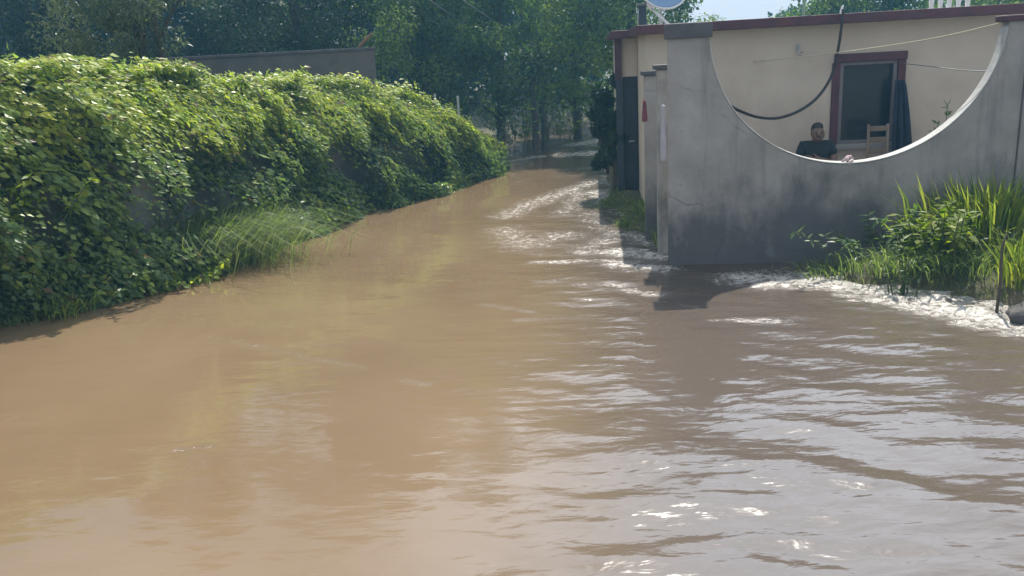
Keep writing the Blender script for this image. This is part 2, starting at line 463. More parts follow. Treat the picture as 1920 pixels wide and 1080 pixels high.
# ------------------------------------------------------------------ hedge line (shared by terrain and hedge)
HB = [(-500, 735), (-250, 668), (0, 600), (300, 530), (550, 430), (720, 380), (825, 350), (916, 318)]
HT = [128, 132, 136, 140, 160, 166, 196, 226]
hedge_pts = []
for (px, py), ty in zip(HB, HT):
    b = at(px, py)
    t = aty(px, ty, b.y + .45)
    hedge_pts.append((b.x, b.y, t.z))
hedge_pts = np.array(hedge_pts)
seg_len = np.r_[0, np.cumsum(np.hypot(np.diff(hedge_pts[:, 0]), np.diff(hedge_pts[:, 1])))]
HLEN = seg_len[-1]
def hedge_at(s):
    """base point, top height and outward normal along the hedge"""
    x = np.interp(s, seg_len, hedge_pts[:, 0]); y = np.interp(s, seg_len, hedge_pts[:, 1]); z = np.interp(s, seg_len, hedge_pts[:, 2])
    x2 = np.interp(s + .05, seg_len, hedge_pts[:, 0]); y2 = np.interp(s + .05, seg_len, hedge_pts[:, 1])
    x1 = np.interp(s - .05, seg_len, hedge_pts[:, 0]); y1 = np.interp(s - .05, seg_len, hedge_pts[:, 1])
    tx, ty = x2 - x1, y2 - y1
    l = np.maximum(np.hypot(tx, ty), 1e-6)
    return x, y, z, tx / l, ty / l

# ------------------------------------------------------------------ terrain
def smooth(a, b, x):
    t = np.clip((x - a) / (b - a), 0, 1)
    return t * t * (3 - 2 * t)

BANK = [at(1690, 520), at(1800, 530), at(1900, 545), at(2000, 560), at(2150, 560)]
PATCH = [at(1140, 385), at(1175, 420), at(1215, 405), at(1235, 440)]
END = hedge_pts[-1]
def ground_z(X, Y):
    z = np.full(X.shape, -.4)
    # left of the hedge line
    hx = np.interp(Y, hedge_pts[:, 1], hedge_pts[:, 0])
    hx = np.where(Y > END[1], END[0] + (Y - END[1]) * .16 - .15, hx)
    left = smooth(.25, -.35, X - hx)
    z = np.maximum(z, -.4 + .62 * left)
    # right of the road beside and behind the house
    rx = np.interp(Y, [8.5, 10.2, 11, 13, 15, 20, 26], [30, 1.85, 1.6, 1.5, 1.75, 2.15, 2.7])
    right = smooth(-.35, .25, X - rx)
    z = np.maximum(z, -.4 + .52 * right)
    # the road bends away in the distance
    far = smooth(24.5, 27, Y - .3 * (X - 1.5))
    z = np.maximum(z, -.4 + .6 * far)
    for p in BANK:
        z = np.maximum(z, -.4 + .56 * np.exp(-(((X - p.x) / .75) ** 2 + ((Y - p.y) / .42) ** 2) ** 2))
    for p in PATCH:
        z = np.maximum(z, -.4 + .405 * np.exp(-(((X - p.x) / .24) ** 2 + ((Y - p.y) / .6) ** 2) ** 2))
    z = z + .03 * np.sin(X * 3.1 + np.sin(Y * 2.3)) * np.sin(Y * 2.7 + 1)
    return z
gx = np.unique(np.r_[-600, -300, -150, -80, -50, np.arange(-30, -8, 1.0), np.arange(-8, 9, .1), np.arange(9, 30, 1.0), 50, 80, 150, 300, 600])
gy = np.unique(np.r_[-300, -100, -40, -15, np.arange(-6, 4, 1.0), np.arange(4, 28, .12), np.arange(28, 60, 2.0), 90, 150, 300, 900])
GX, GY = np.meshgrid(gx, gy)
def grid_faces(nx, ny):
    i = np.arange(nx - 1)[None, :] + nx * np.arange(ny - 1)[:, None]
    i = i.ravel()[:, None]
    return i + np.array([[0, 1, nx + 1, nx]])
mb = MB()
mb.add(np.stack([GX, GY, ground_z(GX, GY)], -1).reshape(-1, 3), [grid_faces(len(gx), len(gy))])
tag(mb.build('ground', M_ground, smooth=True), kind='structure')

# ------------------------------------------------------------------ flood water
wx = np.unique(np.r_[np.arange(-30, -7, .5), np.arange(-7, 8, .036), np.arange(8, 14, .5)])
wy = [-4.0, -2, 0, 1, 2.0]
y = 2.3
while y < 30:
    wy.append(y); y += .013 + .0042 * y
wy = np.array(wy)
WX, WY = np.meshgrid(wx, wy)
rng = np.random.default_rng(5)
def blob(c, rx, ry, k=1.0, rot=0.0):
    dx, dy = WX - c.x, WY - c.y
    if rot:
        ca, sa = math.cos(rot), math.sin(rot)
        dx, dy = dx * ca + dy * sa, -dx * sa + dy * ca
    return k * np.exp(-((dx / rx) ** 2 + (dy / ry) ** 2))
def streak(pts, w, k=1.0):
    """distance to a polyline given in picture points on the water"""
    P = [at(*p) for p in pts]
    best = np.full(WX.shape, 1e9)
    for a, b in zip(P[:-1], P[1:]):
        d = np.array([b.x - a.x, b.y - a.y]); l2 = (d ** 2).sum()
        t = np.clip(((WX - a.x) * d[0] + (WY - a.y) * d[1]) / l2, 0, 1)
        best = np.minimum(best, np.hypot(WX - a.x - d[0] * t, WY - a.y - d[1] * t))
    return k * np.exp(-(best / w) ** 2)
# where the flow is rough: right hand half of the picture and the bend
mid = np.interp(WY, [2, 3.2, 4.5, 6.5, 9, 14, 22], [-.35, -.15, .1, .25, .1, .3, .9])
chop = smooth(-.55, .75, WX - mid)
chop = np.maximum(chop, .9 * streak([(1250, 480), (1000, 400), (1100, 340)], .7))
chop = np.maximum(chop, .5 * streak([(-60, 790), (380, 840)], .16))
chop = np.maximum(chop * (1 - .72 * blob(at(1310, 655), .33, 1.15)), .18 + .05 * np.sin(WX * .9 + WY * 1.3))
# sum of small trains running across the flow
def trains(n, l0, l1, spread, base, amp, seed, saw=0.0):
    r = np.random.default_rng(seed)
    z = np.zeros(WX.shape)
    for _ in range(n):
        lam = math.exp(r.uniform(math.log(l0), math.log(l1)))
        th = base + r.normal() * spread
        k = 2 * math.pi / lam
        ph = r.uniform(0, 6.28)
        wob = .5 * np.sin(WX * r.uniform(.5, 1.6) + r.uniform(0, 6)) + .5 * np.sin(WY * r.uniform(.5, 1.6) + r.uniform(0, 6))
        env = .5 + .5 * np.sin(WX * r.uniform(.4, 1.5) + WY * r.uniform(.4, 1.5) + r.uniform(0, 6))
        p_ = k * (WX * math.cos(th) + WY * math.sin(th)) + ph + wob
        z += amp * lam * env * -(np.sin(p_) + saw * (.45 * np.sin(2 * p_) + .2 * np.sin(3 * p_)))
    return z
big = trains(10, .9, 2.4, .5, 1.3, .0018, 3, .8)
fine = trains(20, .18, .6, .32, 1.35, .0042, 8, .9) + trains(16, .075, .18, .4, 1.35, .0048, 18, .6)
foam = np.zeros(WX.shape)  # real foam plus sun glitter on broken water, both painted white
for a in (
    ([(1395, 522), (1560, 528), (1700, 556), (1820, 585), (1950, 615)], .22, .95),
    ([(1560, 515), (1700, 540), (1850, 560), (1950, 590)], .22, .9),
    ([(1420, 520), (1500, 517)], .10, .8),
    ([(1165, 470), (1235, 480)], .16, 1.0), ([(1160, 495), (1245, 505)], .13, .95), ([(1085, 535), (1165, 537)], .05, .7),
    ([(1180, 440), (1240, 460)], .14, .8), ([(1255, 500), (1290, 510)], .05, .6), ([(1100, 470), (1150, 440), (1105, 400)], .2, .62), ([(1060, 400), (1090, 360)], .2, .66), ([(960, 345), (1010, 330)], .08, .5), ([(1060, 320), (1120, 312)], .2, .62), ([(1010, 530), (1060, 525)], .05, .55), ([(1180, 545), (1240, 552)], .06, .65), ([(940, 470), (1010, 478)], .06, .5),
    ([(1120, 340), (1000, 380), (950, 405)], .24, .72), ([(945, 430), (985, 460), (1060, 440)], .25, .66), ([(1000, 492), (1150, 487)], .06, .7),
    ([(1060, 290), (1130, 285)], .28, 1.0), ([(1070, 272), (1130, 262)], .3, .85), ([(938, 305), (1010, 293)], .2, .95), ([(1000, 290), (1060, 280)], .1, .5),
    ([(935, 318), (860, 345), (780, 375), (640, 408), (560, 448)], .05, .62), ([(560, 448), (420, 512), (200, 575), (0, 625)], .04, .42),
    ([(1120, 360), (1180, 400), (1195, 330)], .2, .8), ([(1130, 300), (1190, 330)], .15, .6),
    ([(900, 570), (1000, 585)], .03, .5), ([(970, 600), (1120, 590)], .03, .5), ([(1080, 560), (1180, 572)], .04, .5), ([(1270, 570), (1310, 578)], .03, .6),
    ([(1330, 600), (1480, 602)], .04, .6), ([(330, 845), (390, 838)], .02, .62), ([(380, 628), (500, 655), (680, 690)], .025, .45), ([(760, 715), (800, 720)], .03, .45), ([(975, 745), (995, 748)], .015, .55),
    ([(450, 640), (560, 668)], .02, .5), ([(60, 790), (0, 778)], .02, .5), ([(1370, 770), (1440, 772)], .015, .3)):
    foam = np.maximum(foam, streak(a[0], a[1] * 2.1, min(a[2] * 1.24, 1.12)))
rough_foam = trains(24, .10, .35, 1.2, 1.2, .006, 31)
Z = chop * (fine * 1.0 + big * 1.5) + np.clip(foam, 0, 1) ** 1.3 * rough_foam * 1.5 + .25 * big
mb = MB()
mb.add(np.stack([WX, WY, Z], -1).reshape(-1, 3), [grid_faces(len(wx), len(wy))])
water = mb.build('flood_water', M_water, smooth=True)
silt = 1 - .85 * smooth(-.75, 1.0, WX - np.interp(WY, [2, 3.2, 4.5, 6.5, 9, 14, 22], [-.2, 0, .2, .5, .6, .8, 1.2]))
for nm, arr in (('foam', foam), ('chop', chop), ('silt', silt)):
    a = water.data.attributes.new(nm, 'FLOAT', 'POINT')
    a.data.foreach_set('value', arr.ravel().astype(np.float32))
tag(water, kind='structure')

# ------------------------------------------------------------------ house
house = empty('house', HO, HROT)
tag(house, 'low cream house with flat roof, maroon trim and a dark framed window', 'house')
RZ0, RZ1 = hp(1400, 54, -.25).z, hp(1400, 36, -.25).z        # fascia
wl_, wr_ = hp(1566, 180, 0).x, hp(1686, 180, 0).x
wz1, wz0 = hp(1620, 107, 0).z, hp(1620, 268, 0).z
U0 = hp(1213, 100, 0).x
WV = 2.3
UL = hp(1161, 100, WV).x
WZ0, WZ1 = hp(1185, 71, WV - .25).z, hp(1185, 56, WV - .25).z
dl_, dr_ = UL + .04, U0 + .5
dz1 = hp(1190, 143, WV).z
UR = 9.5
HD = 6.0
TH = .16
mb = MB()
mb.span((U0, 0, -.4), (wl_, TH, RZ0))
mb.span((wl_, 0, -.4), (wr_, TH, wz0)); mb.span((wl_, 0, wz1), (wr_, TH, RZ0)); mb.span((wr_, 0, -.4), (UR, TH, RZ0))
mb.span((U0, TH + .002, -.4), (U0 + TH, HD, RZ0)); mb.span((UR - TH, TH + .002, -.4), (UR, HD, RZ0)); mb.span((U0 + TH + .002, HD - TH, -.4), (UR - TH - .002, HD, RZ0))
# set back wing
mb.span((UL, WV, dz1), (U0 - .003, WV + TH, WZ0)); mb.span((UL, WV + .002, -.4), (UL + .04, WV + TH, dz1 - .002)); mb.span((UL, WV + TH + .002, -.4), (UL + TH, HD, WZ0))
mb.build('wall', M_cream, house)
mb = MB().span((U0 - .08, -.22, RZ0 + .002), (UR + .2, HD + .2, RZ1 - .03))
roof = mb.build('roof', M_roofc, house)
mb = MB()
mb.span((U0 - .14, -.28, RZ0 - .0), (UR + .26, -.222, RZ1)); mb.span((U0 - .14, -.22, RZ0), (U0 - .082, HD + .2, RZ1))
mb.build('fascia', M_maroon, roof, bevel=.006)
roof2 = MB().span((UL - .06, WV - .2, WZ0 + .002), (U0 - .145, HD + .1, WZ1 - .03)).build('roof', M_roofc, house)
MB().span((UL - .12, WV - .26, WZ0), (U0 - .145, WV - .202, WZ1)).span((UL - .12, WV - .2, WZ0), (UL - .062, HD + .1, WZ1)).build('fascia', M_maroon, roof2, bevel=.006)
MB().span((UL - .07, WV - .07, dz1 - .04), (UL + .03, WV - .003, WZ0 - .004)).build('corner_trim', M_maroon, house, bevel=.004)
MB().span((UL - .06, WV - .06, -.4), (UL + .035, WV - .003, dz1 - .042)).build('shade_jamb', M_darkblue, house, bevel=.004)  # dark strip added for the shade below the corner trim
win = MB()
fw = .075
win.span((wl_ - .03, -.035, wz1 - .05), (wr_ + .06, .06, wz1 + .05)); win.span((wl_ - .05, -.03, wz0 - .25), (wl_ + .04, .06, wz1 - .052)); win.span((wr_ - .04, -.03, wz0 - .25), (wr_ + .05, .06, wz1 - .052))
w = win.build('window', M_maroon, house, bevel=.006)
fr = MB()
fr.span((wl_ + .042, -.005, wz0 + .042), (wl_ + .085, .05, wz1 - .092)); fr.span((wr_ - .085, -.005, wz0 + .042), (wr_ - .042, .05, wz1 - .092))
fr.span((wl_ + .042, -.005, wz1 - .09), (wr_ - .042, .05, wz1 - .053)); fr.span((wl_ + .042, -.005, wz0 + .002), (wr_ - .042, .05, wz0 + .04))
fr.build('frame', M_frame, w, bevel=.004)
MB().span((wl_ + .07, .07, wz0), (wr_ - .07, .09, wz1 - .06)).build('pane', M_darkpane, w)
MB().span((wl_ - .02, -.09, wz0 - .06), (wr_ + .02, -.04, wz0 - .003)).build('sill', M_roofc, w, bevel=.005)
dr = MB().span((dl_ + .004, WV + .04, -.3), (U0 - .006, WV + .09, dz1 - .004)).build('shade_door', M_darkblue, house)  # dark leaf added where the wing is only in shade
mb = MB()
for k in range(2):
    mb.span((dl_ + .05 + k * .2, WV + .02, .15), (dl_ + .21 + k * .2, WV + .038, dz1 - .15))
mb.build('panel', M_darkblue, dr, bevel=.004)
MB().tube([(dl_ + .16, WV + .018, .9), (dl_ + .16, WV - .03, .9), (dl_ + .08, WV - .03, .9)], .01).build('handle', M_galv, dr)
MB().span((.08, -.26, .3), (.3, -.012, .42)).build('step_ledge', M_roofc, house) if False else None

# ------------------------------------------------------------------ patio wall with the half round opening
PV = -1.95                       # plane of the wall's front face
PT = .14
patio = empty('patio_wall', HO, HROT)
tag(patio, 'grey weathered rendered patio wall cut by a large half round opening', 'wall')
c0 = hp(1254, 300, PV).x
lx = hp(1330, 60, PV).x
rx_ = hp(1893, 40, PV).x
ztop = hp(1295, 72, PV).z
zlow = hp(1588, 308, PV).z
cxu = (lx + rx_) / 2
r = (rx_ - lx) / 2
czu = ztop + .03
rv = czu - zlow
NA = 48
arc = [(cxu - r * math.cos(math.pi * k / NA), czu - rv * math.sin(math.pi * k / NA)) for k in range(NA + 1)]
URP = rx_ + 2.2
zr = hp(1900, 40, PV).z
V = []; F4 = []
def strip(top, v):
    return [(u, v, z) for u, z in top]
top = [(c0, ztop), (lx, ztop)] + [(u, min(z, ztop)) for u, z in arc[1:-1]] + [(rx_, zr), (URP, zr)]
n = len(top)
V = strip(top, PV) + strip(top, PV + PT) + [(u, PV, -.45) for u, z in top] + [(u, PV + PT, -.45) for u, z in top]
for i in range(n - 1):
    F4.append([2*n+i, 2*n+i+1, i+1, i])                       # front
    F4.append([n+i, n+i+1, 3*n+i+1, 3*n+i])                   # back
    F4.append([i, i+1, n+i+1, n+i])                           # top
F4.append([2*n, 0, n, 3*n]); F4.append([3*n-1, 4*n-1, 2*n-1, n-1])
mb = MB(); mb.add(V, [F4])
mb.build('wall', M_render, patio)
# rounded concrete lip following the cut
mb = MB()
lip = [Vector((u, PV + PT / 2, z + .004)) for u, z in arc if z < ztop - .005]
q = []
for i, p in enumerate(lip):
    d = (lip[min(i+1, len(lip)-1)] - lip[max(i-1, 0)]).normalized()
    nn = Vector((-d.z, 0, d.x))
    for a, b in ((-.077, .0), (-.077, .012), (.077, .012), (.077, .0)):
        q.append(tuple(p + Vector((0, a, 0)) + nn * b))
fs = []
for i in range(len(lip) - 1):
    for a, b in ((0, 1), (1, 2), (2, 3), (3, 0)):
        fs.append([i*4+a, i*4+b, (i+1)*4+b, (i+1)*4+a])
mb.add(q, [fs])
mb.build('coping', surf('pale_coping', [(.3, (.34, .33, .31)), (.7, (.5, .49, .46))], 6, 6, .75, .2, 40), patio, bevel=.006)
MB().span((c0 - .03, PV - .03, ztop + .002), (lx + .03, PV + PT + .03, ztop + .15)).build('cap', M_darkcap, patio, bevel=.01)
MB().span((rx_ - .06, PV - .04, zr + .002), (rx_ + .22, PV + PT + .04, zr + .06)).build('cap', M_maroon, patio, bevel=.01)
ub = hp(1914, 200, PV).x
MB().span((ub, PV - .012, -.4), (ub + .012, PV - .001, zr - .1)).build('joint', M_darkcap, patio)

# side posts running back to the house
def side_post(pxl, pxr, pyt, v, mat, label, capmat):
    a = hp(pxl, pyt, v); b = hp(pxr, pyt, v)
    e = empty('post', hw((a.x + b.x) / 2, v + .1, 0), HROT)
    hwid = (b.x - a.x) / 2
    MB().span((-hwid, -.1, -.45), (hwid, .1, a.z)).build('shaft', mat, e, bevel=.012)
    MB().span((-hwid - .035, -.135, a.z + .002), (hwid + .03, .135, a.z + .05)).build('cap', capmat, e, bevel=.006)
    tag(e, label, 'post', 'posts along the side of the patio')
M_wash = surf('whitewashed_post', [(.3, (.16, .15, .14)), (.48, (.30, .29, .27)), (.7, (.44, .42, .40))], 4.5, 8, .85, .3, 20, (1, 1, .5))
side_post(1232, 1256, 131, PV + .55, M_wash, 'whitewashed square post with dark cap right behind the patio wall corner', M_darkcap)
side_post(1208, 1232, 142, PV + 1.25, M_render, 'lower grey square post with dark cap nearest the dark opening', M_darkcap)
# patio floor slab
MB().span((c0 + .01, PV + PT + .002, -.4), (URP, -.004, .14)).build('floor', M_roofc)
tag(bpy.data.objects['floor'], kind='structure')
FL = .14

M_towel = surf('white_towel', [(.3, (.38, .37, .41)), (.7, (.5, .49, .53))], 8, 4, .95, .3, 50)
M_redcl = surf('maroon_cloth', [(.3, (.14, .035, .045)), (.7, (.22, .06, .07))], 8, 4, .95, .3, 50)
def towel(px, py0, py1, v, wid, mat, label):
    a = hp(px, py0, v); b = hp(px, py1, v)
    V = []
    for j in range(15):
        t = j / 14
        for i in range(17):
            q = i / 16
            V.append((.02 * math.sin(q * 14 + t * 2) * (.4 + t) - .015, (q - .5) * wid * (1 - .15 * t), a.z + (b.z - a.z) * (t + .04 * t * math.sin(q * 5))))
    m_ = MB(); m_.add(V, [grid_faces(17, 15)])
    o = m_.build('towel', mat, smooth=True)
    sm = o.modifiers.new('thick', 'SOLIDIFY'); sm.thickness = .008
    o.location = hw(a.x, v, 0); o.rotation_euler = (0, 0, HROT)
    tag(o, label, 'towel', 'cloths hung on the side of the patio')
towel(1245, 196, 300, PV + .32, .3, M_towel, 'white towel hanging low on the side of the patio beside the wall corner')
towel(1210, 188, 226, PV + 1.0, .26, M_redcl, 'small maroon cloth hanging on the side of the patio near the dark opening')

# pink rag on the lip
p = hp(1590, 300, PV + PT / 2)
random.seed(3)
mb = MB()
rr = np.random.default_rng(2)
pts = [(-.09, 0, -.015), (-.05, -.02, .015), (-.015, .0, .04), (.03, -.01, .045), (.06, .01, .02), (.035, -.05, -.0), (-.01, -.075, -.03), (-.03, -.08, -.07)]
mb.tube(pts, [.012, .02, .026, .03, .018, .026, .022, .01], 8)
mb.tube([(.02, .04, .0), (.0, .0, .045), (-.03, -.06, .0)], [.014, .03, .018], 8)
rag = mb.build('rag', M_rag, smooth=True)
rag.location = hw(p.x, p.y, zlow + .03); rag.rotation_euler = (0, 0, HROT); rag.scale = (.72, .8, .72)
tag(rag, 'pinkish cloth rag knotted over the lowest point of the round wall opening', 'rag')

# black hose from the roof edge to the wall opening
pp = [(1581, 17, -.33), (1579, 40, -.33), (1572, 90, -.30), (1560, 140, -.28), (1535, 180, -.4), (1500, 207, -.6), (1460, 221, -.85), (1425, 220, -1.1), (1395, 211, -1.4), (1368, 197, PV + PT + .05), (1345, 172, PV + PT + .05)]
hs = [hw(*hp(*a)) for a in pp]
def cr_spline(P, n=6):
    out = []
    for i in range(len(P) - 1):
        p0 = P[max(i-1, 0)]; p1 = P[i]; p2 = P[i+1]; p3 = P[min(i+2, len(P)-1)]
        for k in range(n):
            t = k / n
            out.append(.5 * ((2*p1) + (p2-p0)*t + (2*p0-5*p1+4*p2-p3)*t*t + (3*p1-p0-3*p2+p3)*t**3))
    out.append(P[-1])
    return out
o = MB().tube(cr_spline(hs), .017, 8).build('hose', M_hose, smooth=True)
tag(o, 'black hose sagging from the roof edge past the window to the wall', 'hose')
# clothes lines
def line(name, pts, r, mat, label, cat):
    o = MB().tube(cr_spline([Vector(p) for p in pts], 8), r, 6).build(name, mat, smooth=True)
    return tag(o, label, cat)
line('clothes_line', [hw(*hp(*a)) for a in ((1889, 40, PV + .1), (1750, 72, -1.2), (1600, 95, -.6), (1500, 107, -.3), (1412, 116, -.02))], .006, M_rope, 'pale yellowish clothes line sagging across the patio above the window', 'clothes line')
line('clothes_line', [hw(*hp(*a)) for a in ((1692, 119, -.03), (1740, 124, -.5), (1800, 131, -1.1), (1856, 134, PV + PT + .01))], .006, M_wire, 'thin grey line strung from the window frame to the right wall', 'clothes line')
e = empty('wall_hook', hw(*hp(1496, 98, 0)), HROT)
MB().tube([(0, 0, .07), (-.005, -.04, .06), (-.01, -.055, 0), (.02, -.05, -.03), (.045, -.03, -.005)], .011, 6).build('hook', M_galv, e, smooth=True)
MB().span((-.022, -.012, .02), (.022, -.001, .1)).build('plate', M_galv, e)
tag(e, 'small metal hook on the cream wall above the person', 'hook')

# navy cloth hanging at the right of the window
mb = MB()
a = hp(1684, 150, -.12); zb = .32
NU, NZ = 26, 20
V = []
for j in range(NZ + 1):
    t = j / NZ
    z = a.z + (zb - a.z) * t
    wdt = .1 + .24 * t ** .8
    for i in range(NU + 1):
        s = i / NU
        V.append((a.x - .04 - .03 * t + wdt * s + .02 * t, -.16 - (.012 + .035 * t) * math.sin(s * 17 + t * 1.5) - .04 * t, z))
mb.add(V, [grid_faces(NU + 1, NZ + 1)])
o = mb.build('hanging_cloth', M_navycloth, smooth=True)
o.location = HO; o.rotation_euler = (0, 0, HROT)
sm = o.modifiers.new('thick', 'SOLIDIFY'); sm.thickness = .01
tag(o, 'dark navy cloth hanging in folds at the right side of the window', 'cloth')

# wooden ladder back chair
cc = hp(1656, 265, -.55)
chair = empty('chair', hw(cc.x, -.55, FL), HROT + rad(180))
tag(chair, 'worn wooden ladder back chair under the window beside the navy cloth', 'chair')
zt = hp(1656, 234, -.45).z - FL
for sx in (-1, 1):
    MB().tube([(sx * .11, -.16, .0), (sx * .11, -.17, .42), (sx * .11, -.21, zt)], [.017, .02, .018], 8).build('back_leg', M_wood, chair, smooth=True)
    MB().tube([(sx * .15, .17, .0), (sx * .15, .17, .42)], [.015, .02], 8).build('front_leg', M_wood, chair, smooth=True)
for k in range(3):
    z = zt - .05 - k * .13
    MB().span((-.095, -.205 + k * .009, z - .03), (.095, -.185 + k * .009, z + .03)).build('back_slat', M_wood, chair, bevel=.005)
MB().span((-.17, -.18, .42), (.17, .2, .45)).build('seat', M_wood, chair, bevel=.012)
for sx in (-1, 1):
    MB().tube([(sx * .115, -.16, .2), (sx * .15, .17, .2)], .01, 6).build('stretcher', M_wood, chair)

# stool carrying the person
pb = hp(1530, 290, -.5)
PROT = HROT + rad(-4)
stool = empty('stool', hw(pb.x, -.5, FL), PROT)
tag(stool, 'low wooden stool under the seated person on the patio', 'stool')
MB().box((0, 0, .35), (.34, .32, .04)).build('seat', M_wood, stool, bevel=.012)
for sx in (-1, 1):
    for sy in (-1, 1):
        MB().tube([(sx * .14, sy * .13, 0), (sx * .12, sy * .11, .329)], [.018, .022], 8).build('leg', M_wood, stool)

# ------------------------------------------------------------------ person
person = empty('person', hw(pb.x, -.5, FL + .075), PROT)
tag(person, 'person in a dark t-shirt sitting with folded arms left of the window', 'person')
def skin_obj(name, chains, mat, parent, sub=2, root=0):
    """chains: dict name -> (pos, radius); links: list of pairs"""
    verts, links = chains
    keys = list(verts)
    me = bpy.data.meshes.new(name)
    me.from_pydata([verts[k][0] for k in keys], [(keys.index(a), keys.index(b)) for a, b in links], [])
    o = bpy.data.objects.new(name, me)
    COL.objects.link(o)
    o.parent = parent
    sk = o.modifiers.new('skin', 'SKIN')
    if not me.skin_vertices: me.attributes.new('skin', 'FLOAT', 'POINT')
    lay = me.skin_vertices[0].data
    for i, k in enumerate(keys):
        rr_ = verts[k][1]
        lay[i].radius = rr_ if hasattr(rr_, '__len__') else (rr_, rr_)
        lay[i].use_root = (i == root)
    sk.use_smooth_shade = True
    su = o.modifiers.new('sub', 'SUBSURF'); su.levels = sub; su.render_levels = sub
    me.materials.append(mat)
    return o
SC = .93
def S(p): return tuple(c * SC for c in p)
B = {}
B['pel'] = (S((0, 0, .43)), (.14, .11)); B['waist'] = (S((0, -.01, .58)), (.125, .1)); B['chest'] = (S((0, .0, .76)), (.145, .105))
B['nb'] = (S((0, .0, .885)), .06); B['neck'] = (S((0, -.015, .945)), .05); B['jaw'] = (S((.0, -.04, .99)), (.058, .065))
B['head'] = (S((.0, -.03, 1.065)), (.068, .082)); B['crown'] = (S((.0, -.02, 1.13)), (.056, .064))
B['nose'] = (S((.0, -.132, 1.035)), .013)
B['earL'] = (S((.088, -.02, 1.04)), .014); B['earR'] = (S((-.088, -.02, 1.04)), .014)
links = [('pel', 'waist'), ('waist', 'chest'), ('chest', 'nb'), ('nb', 'neck'), ('neck', 'jaw'), ('jaw', 'head'), ('head', 'crown'), ('head', 'nose'), ('head', 'earL'), ('head', 'earR')]
for s, t in ((1, 'L'), (-1, 'R')):
    dz = .02 if s > 0 else -.045
    B['sh' + t] = (S((s * .165, .0, .835)), .057); B['ua' + t] = (S((s * .205, -.04, .71)), .048)
    B['el' + t] = (S((s * .20, -.11, .60)), .042); B['fa' + t] = (S((s * .10, -.2, .635 + dz)), .036)
    B['wr' + t] = (S((-s * .01, -.225, .66 + dz)), (.028, .022)); B['pa' + t] = (S((-s * .07, -.225, .672 + dz)), (.036, .02))
    links += [('chest', 'sh' + t), ('sh' + t, 'ua' + t), ('ua' + t, 'el' + t), ('el' + t, 'fa' + t), ('fa' + t, 'wr' + t), ('wr' + t, 'pa' + t)]
    for f, (oz, ln) in enumerate(((.032, .055), (.011, .066), (-.010, .062), (-.030, .045))):
        k1, k2 = f'f{f}a{t}', f'f{f}b{t}'
        B[k1] = (S((-s * .105, -.225, .674 + oz + dz)), .0095)
        B[k2] = (S((-s * (.105 + ln * .6), -.205, .674 + oz * 1.1 + dz)), .0085)
        k3 = f'f{f}c{t}'
        B[k3] = (S((-s * (.105 + ln), -.175, .672 + oz * 1.1 + dz)), .0075)
        links += [('pa' + t, k1), (k1, k2), (k2, k3)]
    B['th1' + t] = (S((-s * .045, -.23, .715 + dz)), .011); B['th2' + t] = (S((-s * .075, -.225, .738 + dz)), .009)
    links += [('wr' + t, 'th1' + t), ('th1' + t, 'th2' + t)]
    B['hip' + t] = (S((s * .09, -.06, .40)), .088); B['mid' + t] = (S((s * .115, -.24, .43)), .076); B['kn' + t] = (S((s * .135, -.43, .455)), .058)
    B['calf' + t] = (S((s * .135, -.40, .30)), .05); B['an' + t] = (S((s * .135, -.37, .075)), .036); B['toe' + t] = (S((s * .145, -.53, .035)), (.038, .026))
    links += [('pel', 'hip' + t), ('hip' + t, 'mid' + t), ('mid' + t, 'kn' + t), ('kn' + t, 'calf' + t), ('calf' + t, 'an' + t), ('an' + t, 'toe' + t)]
for k in list(B):
    (x_, y_, z_), r_ = B[k]
    if k in ('chest', 'nb') or k[:2] in ('sh', 'ua', 'el', 'fa', 'wr', 'pa', 'f0', 'f1', 'f2', 'f3', 'th'): B[k] = ((x_, y_, z_ + .055), r_)
    if k in ('jaw', 'head', 'crown', 'nose', 'earL', 'earR'): B[k] = ((x_, y_ - .03, z_ + .0), r_)
    if k[:2] in ('mi', 'kn', 'ca', 'an', 'to'): B[k] = ((x_ + (.2 if k[:2] == 'mi' else .36), y_, z_ + {'mi': .06, 'kn': .11, 'ca': .06}.get(k[:2], 0)), r_)
    if k == 'neck': B[k] = ((x_, y_ - .015, z_ + .02), r_)
body = skin_obj('body', (B, links), M_skin, person)
def subset(keys, grow):
    d = {}
    for k in keys:
        pos, rr_ = B[k]
        d[k] = (pos, tuple(x + grow for x in rr_) if hasattr(rr_, '__len__') else rr_ + grow)
    return d, [l for l in links if l[0] in keys and l[1] in keys]
d, l = subset(['pel', 'waist', 'chest', 'nb', 'shL', 'uaL', 'shR', 'uaR'], .018)
d['nb'] = (B['nb'][0], .066)
for t in 'LR': d['ua' + t] = (tuple(.85 * a + .15 * b for a, b in zip(B['ua' + t][0], B['el' + t][0])), .062)
skin_obj('shirt', (d, l), M_shirt, body)
d, l = subset(['pel', 'hipL', 'midL', 'knL', 'calfL', 'anL', 'hipR', 'midR', 'knR', 'calfR', 'anR'], .014)
skin_obj('trousers', (d, l), M_trouser, body)
hr = {'a': (S((0, -.09, 1.13)), (.05, .04)), 'b': (S((0, -.03, 1.145)), (.074, .066)), 'c': (S((0, .02, 1.08)), (.078, .06)), 'd': (S((0, .025, 1.02)), (.06, .04))}
skin_obj('hair', (hr, [('a', 'b'), ('b', 'c'), ('c', 'd')]), M_hair, body)
for s in (-1, 1):
    mb = MB().tube([S((s * .03, -.145, 1.064)), S((s * .03, -.155, 1.064))], [.011, .008], 8)
    mb.build('eye', M_eye, body)
MB().tube([S((-.024, -.138, .985)), S((0, -.145, .983)), S((.024, -.138, .985))], .005, 6).build('mouth', surf('lips', [(.3, (.14, .06, .05)), (.7, (.18, .08, .065))], 8, 2, .5, 0), body)
